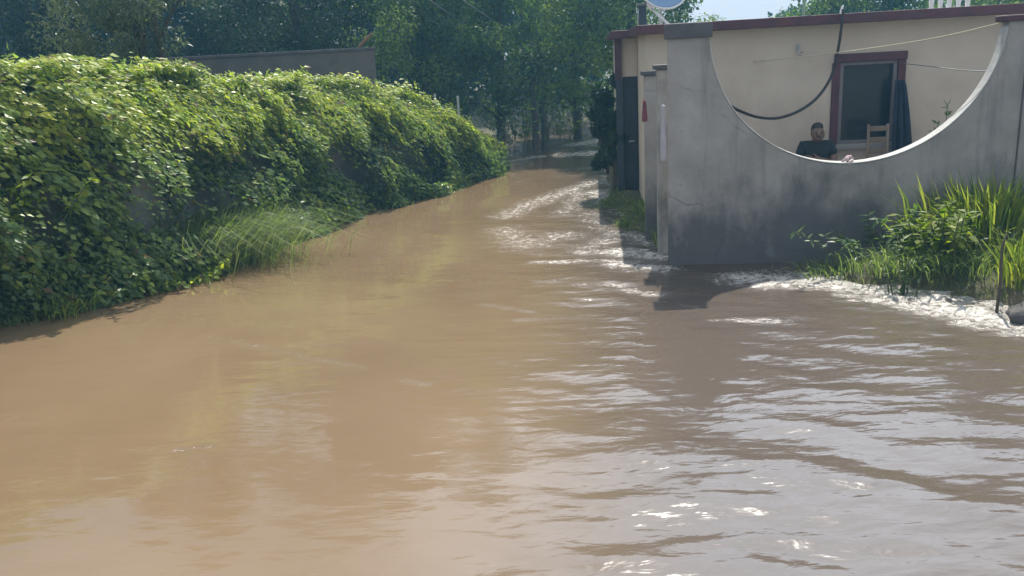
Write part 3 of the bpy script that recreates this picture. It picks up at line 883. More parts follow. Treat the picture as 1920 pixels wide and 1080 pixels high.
for t in 'LR':
    p1 = Vector(B['an' + t][0]); p2 = Vector(B['toe' + t][0])
    skin_obj('shoe', ({'a': (tuple(p1 + Vector((0, .02, -.03))), (.042, .04)), 'b': (tuple((p1 + p2) / 2 + Vector((0, 0, -.008))), (.042, .034)), 'c': (tuple(p2), (.042, .03))}, [('a', 'b'), ('b', 'c')]), M_hose, body)

# ------------------------------------------------------------------ potted plant on the patio
pc = hp(1757, 250, -.9)
pot = empty('potted_plant', hw(pc.x, -.9, FL), HROT)
tag(pot, 'thin dark leafed potted plant behind the right side of the round opening', 'plant')
prof = [(.0, .0), (.085, .0), (.11, .17), (.125, .17), (.125, .2), (.105, .2), (.1, .17), (0, .17)]
V = []; F = []
NS = 20
for r_, z in prof:
    for k in range(NS):
        V.append((r_ * math.cos(2*math.pi*k/NS), r_ * math.sin(2*math.pi*k/NS), z))
for i in range(len(prof) - 1):
    for k in range(NS):
        F.append([i*NS+k, i*NS+(k+1) % NS, (i+1)*NS+(k+1) % NS, (i+1)*NS+k])
mb = MB(); mb.add(V, [F]); mb.build('pot', M_clay, pot, smooth=True)
ptop = hp(1757, 198, -.9).z - FL
mb = MB(); lf = MB(); rg = np.random.default_rng(4)
for k in range(5):
    a = k * 1.3
    tip = Vector((.09 * math.cos(a), .07 * math.sin(a), ptop * (1 - .13 * k)))
    b = Vector((.02 * math.cos(a), .02 * math.sin(a), .16))
    mb.tube([b, b.lerp(tip, .5) + Vector((.02, 0, 0)), tip], [.008, .006, .003], 6)
    n = 16
    tt = rg.uniform(.5, 1, n)
    P = np.array([b.lerp(tip, float(q)) for q in tt])
    D = rdir(rg, n) * np.array([1, 1, .5]) + np.array([0, 0, .35])
    leaves(lf, P, D, rdir(rg, n), rg.uniform(.06, .11, n), .035, .1, rg.random(n))
mb.build('stem', M_stem, pot); lf.build('foliage', M_weed, pot)

# ------------------------------------------------------------------ things on the roof
RT = RZ1 - .03
d0 = hp(1240, 0, .5)
dish = empty('satellite_dish', hw(d0.x, .5, RT), HROT)
tag(dish, 'blue grey satellite dish on a slanted white arm at the roof corner', 'satellite dish')
MB().tube([(0, .12, 0), (0, .12, .3), (0, .08, .42)], .022, 8).build('mast', M_galv, dish, smooth=True)
V = []; F = []
NR, NS = 8, 28
DM = Matrix.Translation((0, 0, .52)) @ Matrix.Rotation(rad(62), 4, 'X') @ Matrix.Rotation(rad(15), 4, 'Y')
for j in range(NR + 1):
    rr_ = .33 * j / NR
    for k in range(NS):
        a = 2 * math.pi * k / NS
        V.append(tuple(DM @ Vector((rr_ * math.cos(a), rr_ * math.sin(a) * 1.08, .1 * (rr_ / .33) ** 2 - .05))))
for j in range(NR):
    for k in range(NS):
        F.append([j*NS+k, j*NS+(k+1) % NS, (j+1)*NS+(k+1) % NS, (j+1)*NS+k])
mb = MB(); mb.add(V, [F]); o = mb.build('reflector', M_dish, dish, smooth=True)
sm = o.modifiers.new('thick', 'SOLIDIFY'); sm.thickness = .012
rim = [DM @ Vector((.335 * math.cos(2*math.pi*k/28), .335 * 1.08 * math.sin(2*math.pi*k/28), .052)) for k in range(29)]
MB().tube(rim, .014, 6, cap=False).build('rim', M_white, o, smooth=True)
a0 = hp(1256, 46, .0); a1 = hp(1220, 14, .35)
MB().tube([(a0.x - d0.x, -.4, .02), (a1.x - d0.x, -.1, a1.z - RT), (0, -.05, .5)], [.02, .017, .014], 8).build('arm', M_white, dish, smooth=True)
mb = MB().tube([(a1.x - d0.x, -.12, a1.z - RT), (a1.x - d0.x - .02, -.2, a1.z - RT + .04)], [.03, .035], 10).build('receiver', M_white, dish)

b0 = hp(1209, 48, WV + .1)
vent = empty('vent_stack', hw(b0.x - .03, WV + .1, WZ1 - .03), HROT)
tag(vent, 'dark square chimney stub on the roof left of the satellite dish', 'chimney')
MB().span((-.055, -.08, 0), (.055, .08, .36)).build('shaft', M_darkblue, vent, bevel=.008)
MB().span((-.075, -.1, .362), (.075, .1, .4)).build('cap', M_darkcap, vent, bevel=.006)
b1 = hp(1197, 48, WV + .1)
o = MB().tube([(0, 0, 0), (0, 0, .26), (.02, 0, .33), (.07, 0, .35)], .014, 8).build('pipe', M_galv, smooth=True)
o.location = hw(b1.x, WV + .1, WZ1 - .03)
tag(o, 'thin pale bent pipe standing on the roof beside the dark chimney stub', 'pipe')
b2 = hp(1507, 20, .6)
o = MB().tube([(0, 0, 0), (.005, 0, .8), (0, 0, 2.0)], .02, 8).build('pole', M_greenpost, smooth=True)
o.location = hw(b2.x, .6, RT)
tag(o, 'thin green pole rising from the middle of the flat roof', 'pole')
# white slatted crate near the right end of the roof
b3 = hp(1780, 8, 1.4)
rail = empty('roof_railing', hw(b3.x, 1.4, RT), HROT)
tag(rail, 'white baluster railing on the roof above the right end of the house', 'railing')
for k in range(5):
    MB().tube([(-.23 + k * .115, 0, .03), (-.23 + k * .115, 0, .15), (-.23 + k * .115, 0, .3), (-.23 + k * .115, 0, .45)], [.02, .034, .022, .03], 10).build('baluster', M_white, rail, smooth=True)
MB().span((-.31, -.05, .452), (.31, .05, .52)).build('rail', M_white, rail, bevel=.008)
MB().span((-.31, -.05, 0), (.31, .05, .028)).build('base', M_white, rail, bevel=.005)
o = MB().tube([(0, 0, 0), (-.01, .0, .05), (.0, 0, .1), (.015, 0, .13)], [.014, .02, .016, .007], 8).build('rebar_stub', M_white)
p = hp(1580, 26, -.15); o.location = hw(p.x, -.12, RT)
tag(o, 'short pale stub on the roof edge where the hose is tied', 'stub')

# ------------------------------------------------------------------ wall under the creeper
mb = MB()
NS_ = 60
ss = np.linspace(0, HLEN - .35, NS_)
x, y, z, tx, ty = hedge_at(ss)
nx, ny = ty, -tx              # towards the road
rr = np.random.default_rng(8)
top_ = z - .28 + .03 * np.sin(ss * 3) + rr.normal(size=NS_) * .012
V = []
for i in range(NS_):
    fx, fy = x[i] - nx[i] * .32, y[i] - ny[i] * .32
    bx, by = fx - nx[i] * .28, fy - ny[i] * .28
    V += [(fx, fy, -.4), (fx, fy, top_[i]), (bx, by, top_[i]), (bx, by, -.4)]
F = []
for i in range(NS_ - 1):
    for a, b in ((0, 1), (1, 2), (2, 3)):
        F.append([i*4+a, (i+1)*4+a, (i+1)*4+b, i*4+b])
F.append([0, 1, 2, 3]); m_ = (NS_ - 1) * 4; F.append([m_+3, m_+2, m_+1, m_])
mb.add(V, [F])
gw = mb.build('stone_wall', M_stone)
tag(gw, 'long rubble stone wall along the flooded road, buried under green creeper', 'wall')

# ------------------------------------------------------------------ creeper / hedge
def vnoise(a, b, seed):
    r = np.random.default_rng(seed)
    z = np.zeros_like(a)
    for _ in range(9):
        f = r.uniform(.5, 3.2); th = r.uniform(0, 6.28)
        z += np.sin((a * math.cos(th) + b * math.sin(th)) * f * 2 + r.uniform(0, 6.28))
    return z / 4.0
hedge = empty('creeper_hedge', (hedge_pts[2][0], hedge_pts[2][1], 0))
tag(hedge, 'thick green creeper hanging over the whole roadside wall on the left', 'creeper')
ho = np.array([hedge_pts[2][0], hedge_pts[2][1], 0])
rg = np.random.default_rng(11)
def hsurf(s, h, out):
    """point on the creeper: s along, h 0..1.35 (over 1 runs back over the top), out = distance off the face"""
    x, y, z, tx, ty = hedge_at(s)
    nx, ny = ty, -tx
    bul = .2 * vnoise(s * 1.2, h * z * 1.2, 3)
    hh = np.minimum(h, 1)
    back = np.clip(h - 1, 0, 1) * 2.6
    rnd = .38 * np.clip((hh - .62) / .38, 0, 1) ** 2
    off = .38 * (1 - hh) - .08 + bul + out - rnd - back
    zz = z * hh + np.where(h > 1, out * .8 + .08 * vnoise(s, h * 3, 7), 0) + np.where(h > .8, .07 * vnoise(s * 2.0, s * 0 + 1, 9), 0)
    end = np.clip((s - (HLEN - .7)) / .7, 0, 1)
    zz = zz * (1 - .18 * end ** 2)
    return np.stack([x + nx * off, y + ny * off, zz], 1), np.stack([nx, ny, np.where(h > .95, .9, .12)], 1), np.stack([tx, ty, 0 * tx], 1)
# inner filling
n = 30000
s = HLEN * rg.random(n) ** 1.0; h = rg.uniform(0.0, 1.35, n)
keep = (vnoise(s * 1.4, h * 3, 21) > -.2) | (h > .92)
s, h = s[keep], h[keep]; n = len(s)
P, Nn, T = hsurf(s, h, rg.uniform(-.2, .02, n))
D = rdir(rg, n) * .8 + Nn * .4 + np.array([0, 0, -.6]) + T * .3
mb = MB()
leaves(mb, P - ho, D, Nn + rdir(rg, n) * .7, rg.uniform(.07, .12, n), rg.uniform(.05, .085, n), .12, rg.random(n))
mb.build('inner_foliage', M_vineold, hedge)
n = 7000
s = HLEN * rg.random(n); h = rg.uniform(.0, .13, n)
P, Nn, T = hsurf(s, h, rg.uniform(-.05, .18, n) + .1 * np.sin(s * 2.1) + .06 * np.sin(s * 5.3))
P[:, 2] = np.maximum(P[:, 2] * (1 + .8 * np.sin(s * 3.7) * np.sin(s * 1.3)), .01)
low = (P.copy(), rdir(rg, n) * .8 + Nn * .5 + np.array([0, 0, -.2]), Nn * .5 + rdir(rg, n) * .6 + np.array([0, 0, .9]))
# hanging strands
mb = MB()
leaves(mb, low[0] - ho, low[1], low[2], rg.uniform(.05, .10, n), rg.uniform(.03, .06, n), .14, np.where(rg.random(n) < .08, 0, np.clip(.35 + .35 * np.sin(s * 1.9) + rg.normal(size=n) * .2, .06, 1))); st = MB()
ns = 3000
s0 = HLEN * rg.random(ns)
h0 = np.where(rg.random(ns) < .5, rg.uniform(.82, 1.3, ns), rg.uniform(.12, 1.0, ns))
kp = (vnoise(s0 * 1.4, h0 * 3, 21) > -.08) | (h0 > .88)
s0, h0 = s0[kp], h0[kp]
for i in range(len(s0)):
    ln = rg.uniform(.2, .75)
    m = int(ln * 46)
    t = (np.arange(m) + rg.random(m)) / m
    x, y, z, tx, ty = hedge_at(np.array([s0[i]]))
    hh = h0[i] - t * ln / z[0]
    drift = rg.normal(.2, .13)
    s = np.clip(s0[i] + t * drift * 2, 0, HLEN)
    o0 = rg.uniform(.0, .16)
    P, Nn, T = hsurf(s, np.maximum(hh, .01), o0 + .14 * np.sin(t * 2.6) * rg.random() + np.where(hh > 1, .03, 0))
    P = P + rg.normal(size=P.shape) * .028
    D = rdir(rg, m) * .5 + Nn * .35 + T * (.6 + drift) + np.array([0, 0, -.75])
    lsz = rg.uniform(.045, .12)
    base = np.clip(rg.random() * .75 + (.5 if h0[i] > .85 else .0), 0, 1)  # crest leaves tinted yellower, sunlight put into their colour
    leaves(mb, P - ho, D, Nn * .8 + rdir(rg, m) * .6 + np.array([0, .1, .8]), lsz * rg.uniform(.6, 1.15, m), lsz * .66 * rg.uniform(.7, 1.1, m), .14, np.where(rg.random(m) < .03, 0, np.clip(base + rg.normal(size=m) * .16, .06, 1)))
    if i % 4 == 0 and m > 6:
        st.tube([tuple(q) for q in (P[np.argsort(t)] - ho)[::4]], .004, 4, cap=False)
# short shoots standing up along the crest
ns = 420
s = HLEN * rg.random(ns)
for i in range(ns):
    m = rg.integers(4, 12)
    hgt = rg.uniform(.05, .24)
    P, Nn, T = hsurf(np.full(m, s[i]), np.full(m, rg.uniform(.98, 1.2)), np.zeros(m))
    t = np.linspace(0, 1, m)
    lean = rg.normal(size=3) * .1
    P = P + np.outer(t * hgt, [lean[0], lean[1], 1]) + rg.normal(size=P.shape) * .02
    leaves(mb, P - ho, rdir(rg, m) + np.array([0, 0, .25]), rdir(rg, m) + np.array([0, 0, .8]), rg.uniform(.06, .11, m), rg.uniform(.04, .07, m), .12, np.clip(.55 + rg.normal(size=m) * .25, 0, 1))
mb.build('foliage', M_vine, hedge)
st.build('stem', M_stem, hedge)

# ------------------------------------------------------------------ clumps at the foot of the creeper
def grass_clump(name, base, n, hgt, spread, bend, w, mat, label, cat, group=None, seed=1, lean=(0, 0)):
    r = np.random.default_rng(seed)
    P = r.normal(size=(n, 3)) * np.array([spread[0], spread[1], 0]) * .5
    LD = np.stack([P[:, 0] + r.normal(size=n) * .15 + lean[0], P[:, 1] + r.normal(size=n) * .15 + lean[1], np.zeros(n)], 1)
    mb = MB()
    blades(mb, P, hgt * r.uniform(.5, 1.05, n), LD, bend * r.uniform(.3, 1.3, n), w * r.uniform(.6, 1.2, n), r)
    o = mb.build(name, mat)
    o.location = (base.x, base.y, base.z)
    tag(o, label, cat, group)
    return o
LG = 'grass tufts at the foot of the creeper'
gz = -.06
def B3(px, py, dz=gz):
    p = at(px, py); p.z = dz; return p
grass_clump('grass_clump', B3(330, 497), 4200, 1.08, (1.2, .5), 1.05, .0085, M_grass, 'big bushy grass clump spilling over the creeper to the water', 'grass', LG, 3, (.18, -.1))
grass_clump('grass_clump', B3(425, 455), 2200, .75, (.6, .4), 1.05, .008, M_grass, 'lighter grass tuft right of the biggest clump on the left bank', 'grass', LG, 4, (.15, -.1))
grass_clump('grass_clump', B3(770, 350), 1300, .6, (.7, .4), .8, .016, M_grass, 'yellowish grass tuft under the far half of the creeper', 'grass', LG, 5, (.2, -.1))
grass_clump('grass_clump', B3(110, 588), 150, .42, (.3, .2), .9, .017, M_iris, 'small tuft of bright arching blades at the nearest water edge', 'grass', LG, 6, (.2, -.3))
def leafy(name, base, nst, hgt, spread, leafL, leafW, mat, label, cat, group=None, seed=1, per=14, droop=.2):
    r = np.random.default_rng(seed)
    e = empty(name, base)
    tag(e, label, cat, group)
    stm = MB(); lf = MB()
    for k in range(nst):
        b = Vector((r.normal() * spread * .35, r.normal() * spread * .3, 0))
        tip = Vector((b.x * 1.9 + r.normal() * spread * .3, b.y * 1.9 + r.normal() * spread * .3, hgt * r.uniform(.5, 1.05)))
        mid_ = b.lerp(tip, .5) + Vector((r.normal() * .03, r.normal() * .03, .04))
        b = b + Vector((0, 0, -.03)); stm.tube([b, mid_, tip], [.007, .006, .003], 5)
        t = r.uniform(.25, 1, per)
        P = np.array([(1-q)**2 * np.array(b) + 2*q*(1-q) * np.array(mid_) + q*q*np.array(tip) for q in t])
        D = rdir(r, per) * np.array([1, 1, .4]) + np.array([0, 0, -droop + .2])
        leaves(lf, P, D, rdir(r, per) * .4 + np.array([0, 0, 1]), leafL * r.uniform(.6, 1.15, per), leafW * r.uniform(.7, 1.1, per), .15, r.random(per))
    stm.build('stem', M_stem, e)
    lf.build('foliage', mat, e)
    return e
LW = 'leafy weeds along the left water edge'
leafy('weed', B3(275, 532), 12, .3, .4, .10, .055, M_lime, 'bright lime leafy weed low over the water on the left bank', 'weed', LW, 12)
leafy('weed', B3(170, 555), 16, .6, .5, .10, .055, M_weed, 'dark leafy weed right of the small arching tuft on the left bank', 'weed', LW, 13)
leafy('weed', B3(30, 590), 18, .75, .6, .11, .06, M_weed, 'tall dark leafy weed at the left edge of the picture by the water', 'weed', LW, 14)
leafy('weed', B3(350, 525), 10, .3, .4, .09, .045, M_weed, 'low dark weed between the lime weed and the big grass clump', 'weed', LW, 15)
leafy('weed', B3(600, 418), 16, .6, .5, .10, .055, M_weed, 'grey green weed just right of the big grass clump at the water', 'weed', LW, 16)
leafy('weed', B3(690, 390), 14, .45, .6, .10, .05, M_weed, 'low green weed under the middle of the creeper at the water', 'weed', LW, 17)
leafy('weed', B3(880, 332), 12, .6, .5, .12, .06, M_treelt, 'pale green weed near the far end of the creeper', 'weed', LW, 18)
leafy('weed', B3(440, 470), 18, .85, .9, .10, .05, M_weed, 'pale leafy weed growing through the right side of the big grass clump', 'weed', LW, 21, 16)
leafy('weed', B3(245, 520), 18, .8, .7, .11, .055, M_weed, 'leafy weed growing at the left side of the big grass clump', 'weed', LW, 22, 16)
leafy('weed', B3(75, 585), 14, .4, .6, .09, .05, M_vine, 'low fresh green weed at the water between the tall weed and the arching tuft', 'weed', LW, 23, 16)
p0 = hedge_at(np.array([seg_len[2] + .2]))
leafy('lime_creeper', Vector((float(p0[0][0]) + .02, float(p0[1][0]) - .1, .9)), 14, .55, .5, .12, .075, M_lime, 'bright lime leaf spray hanging from the creeper at the left edge', 'creeper', None, 19, 18, .6)
# grass along the left water line
rg = np.random.default_rng(40)
mb = MB()
n = 5200
s = HLEN * rg.random(n)
x, y, z, tx, ty = hedge_at(s)
off = rg.normal(size=n) * .14 + .12
P = np.stack([x + ty * off, y - tx * off, np.full(n, -.04)], 1)
blades(mb, P, rg.uniform(.08, .3, n) * (1 + .5 * np.sin(s * 3)), np.stack([ty, -tx, 0 * tx], 1) + rdir(rg, n) * .8 * np.array([1, 1, 0]), rg.uniform(.3, 1.1, n), rg.uniform(.006, .014, n), rg)
tag(mb.build('bank_grass', M_grass), 'short ragged grass at the water line below the creeper', 'grass', kind='stuff')
# reddish stick in the water
p = at(330, 552)
o = MB().tube([(0, 0, -.05), (.03, 0, .03), (.07, .01, .1), (.1, .02, .13)], [.009, .008, .006, .003], 6).tube([(.03, 0, .03), (.02, .0, .09)], [.005, .002], 6).tube([(-.12, 0, .005), (.0, 0, .012), (.1, .03, .008)], [.006, .008, .005], 6).build('stick', M_dry, smooth=True)
o.location = (p.x, p.y, 0)
tag(o, 'reddish bent stick poking out of the water on the left', 'stick')

# ------------------------------------------------------------------ right bank plants
rg = np.random.default_rng(50)
mb = MB()
n = 5000
P = np.stack([rg.uniform(2.4, 6.8, n), rg.uniform(6.9, 9.0, n), np.zeros(n)], 1)
gzv = ground_z(P[:, 0], P[:, 1])
kp = gzv > -.06
P = P[kp]; P[:, 2] = gzv[kp] - .02; n = len(P)
blades(mb, P, rg.uniform(.05, .16, n), rdir(rg, n) * np.array([1, 1, 0]), rg.uniform(.3, 1.0, n), rg.uniform(.006, .012, n), rg)
tag(mb.build('bank_grass', M_grass), 'low green grass on the bank in front of the patio wall', 'grass', kind='stuff')
def BG(px, py):
    p = at(px, py); z = float(ground_z(np.array([p.x]), np.array([p.y]))[0]); p.z = max(z, -.1) - .02
    v = (p - HO).dot(HV)
    if p.x > 2 and v > PV - .38: p = p - HV * (v - PV + .38)
    return p
grass_clump('blade_plant', BG(1862, 495), 1000, 1.16, (.58, .3), .32, .03, M_iris, 'tall clump of sword shaped yellow green blades against the patio wall', 'plant', None, 61)
RGp = 'plants on the right hand bank'
grass_clump('grass_clump', BG(1915, 560), 170, .62, (.22, .2), .45, .018, M_iris, 'upright grass clump beside the dark rock at the right edge', 'grass', RGp, 62)
grass_clump('grass_clump', BG(1590, 512), 420, .26, (.4, .2), .7, .011, M_grass, 'low grass tuft at the left end of the right bank', 'grass', RGp, 63)
grass_clump('grass_clump', BG(1700, 530), 420, .34, (.5, .25), .8, .011, M_grass, 'wide arching grass tuft at the foam edge below the lime shrub', 'grass', RGp, 64)
grass_clump('grass_clump', BG(1815, 535), 420, .32, (.45, .22), .8, .011, M_grass, 'green grass tuft right of the lime shrub beside the foam', 'grass', RGp, 65)
grass_clump('grass_clump', BG(1495, 503), 26, .28, (.2, .12), .9, .009, M_grass, 'sparse blades leaning at the foot of the patio wall', 'grass', RGp, 66, (.3, 0))
leafy('shrub', BG(1765, 528), 30, .6, .42, .13, .055, M_lime, 'small bright lime shrub in the middle of the right bank', 'shrub', RGp, 67, 16)
leafy('weed', BG(1665, 507), 20, .52, .6, .11, .045, M_weed, 'dark branching weed in front of the damp wall left of the lime shrub', 'weed', RGp, 68, 16)
leafy('weed', BG(1725, 505), 14, .6, .4, .13, .05, M_weed, 'dark weed between the branching weed and the tall blades', 'weed', RGp, 69, 14)
leafy('weed', BG(1875, 520), 14, .5, .5, .10, .04, M_weed, 'dark low weed under the tall sword blades', 'weed', RGp, 70, 14)
leafy('weed', BG(1695, 552), 7, .5, .1, .09, .03, M_weed, 'single dark stalk growing out of the foam below the lime shrub', 'weed', RGp, 71, 10)
p = at(1868, 585)
o = MB().tube([(0, 0, -.15), (.01, 0, .25), (.0, .01, .55), (.02, 0, .66)], [.014, .013, .011, .006], 7).build('stake', M_bark, smooth=True)
o.location = (p.x, p.y, 0)
tag(o, 'thin dark wooden stake standing in the foam at the right', 'stake')
def rock(name, base, size, label, seed):
    bm = bmesh.new()
    bmesh.ops.create_icosphere(bm, subdivisions=3, radius=1)
    r = random.Random(seed)
    ph = [r.uniform(0, 6) for _ in range(6)]
    for v in bm.verts:
        k = 1 + .13 * math.sin(v.co.x * 3 + ph[0]) + .12 * math.sin(v.co.y * 4 + ph[1]) + .1 * math.sin(v.co.z * 5 + v.co.x * 2 + ph[2]) + .05 * math.sin(v.co.x * 9 + ph[3]) * math.sin(v.co.y * 8 + ph[4])
        v.co *= k
        v.co.x *= size[0]; v.co.y *= size[1]; v.co.z *= size[2]
    me = bpy.data.meshes.new(name); bm.to_mesh(me); bm.free()
    me.polygons.foreach_set('use_smooth', np.ones(len(me.polygons), dtype=bool))
    me.materials.append(M_rock)
    o = bpy.data.objects.new(name, me); COL.objects.link(o); o.location = base
    tag(o, label, 'rock')
p = at(1925, 600); rock('rock', (p.x + .12, p.y + .05, .0), (.26, .18, .16), 'dark wet rock at the right edge under the grass clump', 3)
# grass shoal beside the house corner
rg = np.random.default_rng(54)
mb = MB()
n = 2600
c = [PATCH[i] for i in rg.integers(0, 4, n)]
P = np.array([(q.x, q.y, 0) for q in c]) + rg.normal(size=(n, 3)) * np.array([.14, .4, 0])
P[:, 2] = np.maximum(ground_z(P[:, 0], P[:, 1]), -.08) - .01
blades(mb, P, rg.uniform(.05, .16, n), rdir(rg, n) * np.array([1, 1, 0]) + np.array([-.2, -.5, 0]), rg.uniform(.5, 1.3, n), rg.uniform(.006, .012, n), rg)
tag(mb.build('shoal_grass', M_grass), 'low wet grass half drowned beside the house corner', 'grass', kind='stuff')
grass_clump('grass_clump', BG(1242, 458), 170, .42, (.1, .3), .6, .012, M_grass, 'narrow grass tuft against the corner post of the patio', 'grass', None, 75)
grass_clump('grass_clump', BG(1222, 425), 120, .34, (.1, .3), .6, .012, M_grass, 'smaller grass tuft on the shoal behind the corner tuft', 'grass', None, 76)

# ------------------------------------------------------------------ trees
def make_tree(name, h, cr, z0, nleaf, L, W, mat, trunk_r, seed, clumps=46, open_=.0, lean=0.0):
    r = np.random.default_rng(seed)
    e = empty(name, (0, 0, 0))
    tb = MB()
    tp = [Vector((0, 0, -.3)), Vector((lean * .3 + r.normal() * .08, r.normal() * .08, h * .25)), Vector((lean * .7 + r.normal() * .15, r.normal() * .15, h * .5)), Vector((lean + r.normal() * .2, r.normal() * .2, h * .85))]
    tb.tube(cr_spline(tp, 4), list(np.linspace(trunk_r, trunk_r * .25, 13)), 10)
    C = []
    cz = (z0 + h) / 2; hz = (h - z0) / 2
    for k in range(clumps):
        d = rdir(r, 1)[0]; q = r.random() ** .45
        c = np.array([d[0] * cr * q, d[1] * cr * q, cz + d[2] * hz * q])
        C.append(c)
        if k % 5 == 0:
            t = np.clip((c[2] / h) - .18, .15, .8)
            b = tp[0].lerp(tp[3], float(t))
            mid_ = b.lerp(Vector(c), .5) + Vector((0, 0, .25))
            tb.tube(cr_spline([b, mid_, Vector(c)], 3), list(np.linspace(trunk_r * .4, trunk_r * .08, 7)), 6)
    lf = MB()
    C = np.array(C)
    i = r.integers(0, clumps, nleaf)
    rad_ = (r.uniform(.2, .38, clumps) * cr)[i]
    d = rdir(r, nleaf)
    d[:, 2] *= .8
    P = C[i] + d * (rad_ * r.random(nleaf) ** .4)[:, None]
    P[:, 2] = np.maximum(P[:, 2], z0 * .6)
    D = rdir(r, nleaf) * .7 + d * .5 + np.array([0, 0, -.45])
    ctint = r.random(clumps)[i]
    leaves(lf, P, D, d + rdir(r, nleaf) * .5 + np.array([0, 0, .5]), L * r.uniform(.6, 1.2, nleaf), W * r.uniform(.6, 1.2, nleaf), .15, np.clip(ctint * .6 + r.random(nleaf) * .45, 0, 1))
    tb.build('trunk', M_bark, e, smooth=True)
    lf.build('crown', mat, e)
    return e
def copy_tree(o):
    c = o.copy(); COL.objects.link(c)
    for ch in o.children:
        d = ch.copy(); COL.objects.link(d); d.parent = c
    return c
def place(o, px, Y, rz, sc, label, group=None, cat='tree', z=.15):
    p = aty(px, 300, Y)
    o.location = (p.x, Y, z); o.rotation_euler = (0, 0, rz); o.scale = (sc, sc, sc)
    tag(o, label, cat, group)
    return o
G = 'dark trees behind the creeper wall'
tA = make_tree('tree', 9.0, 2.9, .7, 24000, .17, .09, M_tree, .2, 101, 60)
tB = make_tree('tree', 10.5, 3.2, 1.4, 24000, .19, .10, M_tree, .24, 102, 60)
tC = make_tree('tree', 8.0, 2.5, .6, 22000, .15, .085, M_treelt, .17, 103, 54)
spots = [
    (tA, -300, 35, .3, 1.6, 'tall dark tree outside the left edge behind the creeper'),
    (tB, 60, 36, 1.1, 1.45, 'tall dark tree at the far left behind the grey leafed bush'),
    (tA, 330, 37, 2.0, 1.5, 'tall dark tree directly behind the grey leafed bush'),
    (tB, 560, 35, 2.9, 1.8, 'tall dark tree far behind the unfinished block wall'),
    (tA, 780, 36, 4.2, 2.0, 'tall dark tree far behind the right end of the block wall'),
    (tB, 1000, 37, 3.7, 1.7, 'tall tree closing the end of the flooded road'),
    (tC, 940, 21, .8, .74, 'mid green tree with lit sprays above the far road bend'),
    (tC, 810, 20, 3.3, .68, 'mid green tree just right of the block wall end'),
    (tA, 590, 19.5, 1.0, .6, 'shaded tree rising right behind the unfinished block wall'),
    (tA, 130, 20, 5.0, .75, 'dark tree between the grey leafed bush and the left edge'),
    (tC, 1085, 23.5, 5.2, .72, 'mid green tree with hanging sprays over the far end of the road'),
    (tC, 1185, 20, 2.2, .72, 'tree behind the satellite dish with sky showing through its edge'),
    (tB, 430, 23, .2, .6, 'dark tree between the grey leafed bush and the block wall'),
]
seen = set()
for src, px, Y, rz, sc, lab in spots:
    o = src if src.name not in seen else copy_tree(src)
    seen.add(src.name)
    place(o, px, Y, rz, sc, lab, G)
tD = make_tree('tree', 4.4, 1.7, .8, 9000, .14, .08, M_treelt, .11, 104, 34)
G2 = 'low trees behind the flat roof'
for k, (px, Y, rz, sc, lab) in enumerate([(1550, 21, 0, .93, 'low tree right of the sky gap behind the green pole'), (1660, 22, 2.0, .98, 'low tree behind the middle of the flat roof'), (1770, 20, 4.0, .93, 'low tree behind the white railing'), (1880, 23, 1.2, 1.0, 'low tree behind the right end of the roof'), (2050, 21, 3.1, 1.0, 'low tree beyond the right edge of the roof')]):
    o = tD if k == 0 else copy_tree(tD)
    place(o, px, Y, rz, sc, lab, G2)
# grey leafed bush behind the creeper
bush = make_tree('bush', 4.8, 1.05, 1.7, 16000, .085, .03, M_olive, .09, 105, 40)
place(bush, 296, 12.0, 0, 1.0, 'fine leafed grey green bush rising behind the creeper', None, 'bush')
bush2 = make_tree('bush', 3.4, .8, 1.3, 5000, .09, .04, M_olive, .07, 106, 20)
place(bush2, -45, 10.5, 0, .86, 'pale bush cut by the left edge behind the creeper', None, 'bush')
# roadside saplings in the distance
leafy('shrub', Vector((*aty(960, 280, 19.0).xy, .1)), 16, 1.5, .7, .16, .09, M_treelt, 'pale shrub at the far end of the creeper beside the road', 'shrub', None, 80, 16)
leafy('shrub', Vector((*aty(1046, 270, 21.5).xy, .1)), 14, 1.0, .5, .15, .08, M_lime, 'sunlit yellow green shrub at the distant road bend', 'shrub', None, 81, 16)
leafy('shrub', Vector((*aty(1085, 262, 26.0).xy, .1)), 26, 1.6, 1.6, .2, .11, M_treelt, 'broad green shrub closing the distant end of the flooded road', 'shrub', None, 82, 22)
leafy('shrub', Vector((*aty(990, 275, 23.0).xy, .1)), 22, 1.8, 1.2, .18, .1, M_treelt, 'green shrub behind the bare dead tree at the road bend', 'shrub', None, 83, 22)
for px, Y, hh, lab in ((1004, 20.5, 1.7, 'dark bare dead tree left of the sunlit yellow green shrub'), (1021, 21.0, 1.2, 'shorter dark dead stump next to the yellow green shrub')):
    p = aty(px, 280, Y)
    o = MB().tube(cr_spline([Vector((0, 0, -.3)), Vector((.03, 0, hh * .4)), Vector((-.03, .02, hh * .75)), Vector((.06, 0, hh))], 4), list(np.linspace(.10, .05, 13)), 9).build('dead_tree', M_bark, smooth=True)
    o.location = (p.x, p.y, .05)
    tag(o, lab, 'dead tree')
# two pale fence posts behind the creeper
for px, py, lab in ((815, 176, 'pale thin fence post behind the creeper, left of its pair'), (858, 180, 'pale thin fence post behind the creeper, right of its pair')):
    p = aty(px, py, 16.6)
    o = MB().tube([(0, 0, -p.z), (0, 0, 0)], .022, 8).build('fence_post', M_galv)
    o.location = p
    tag(o, lab, 'post', 'fence posts behind the creeper')
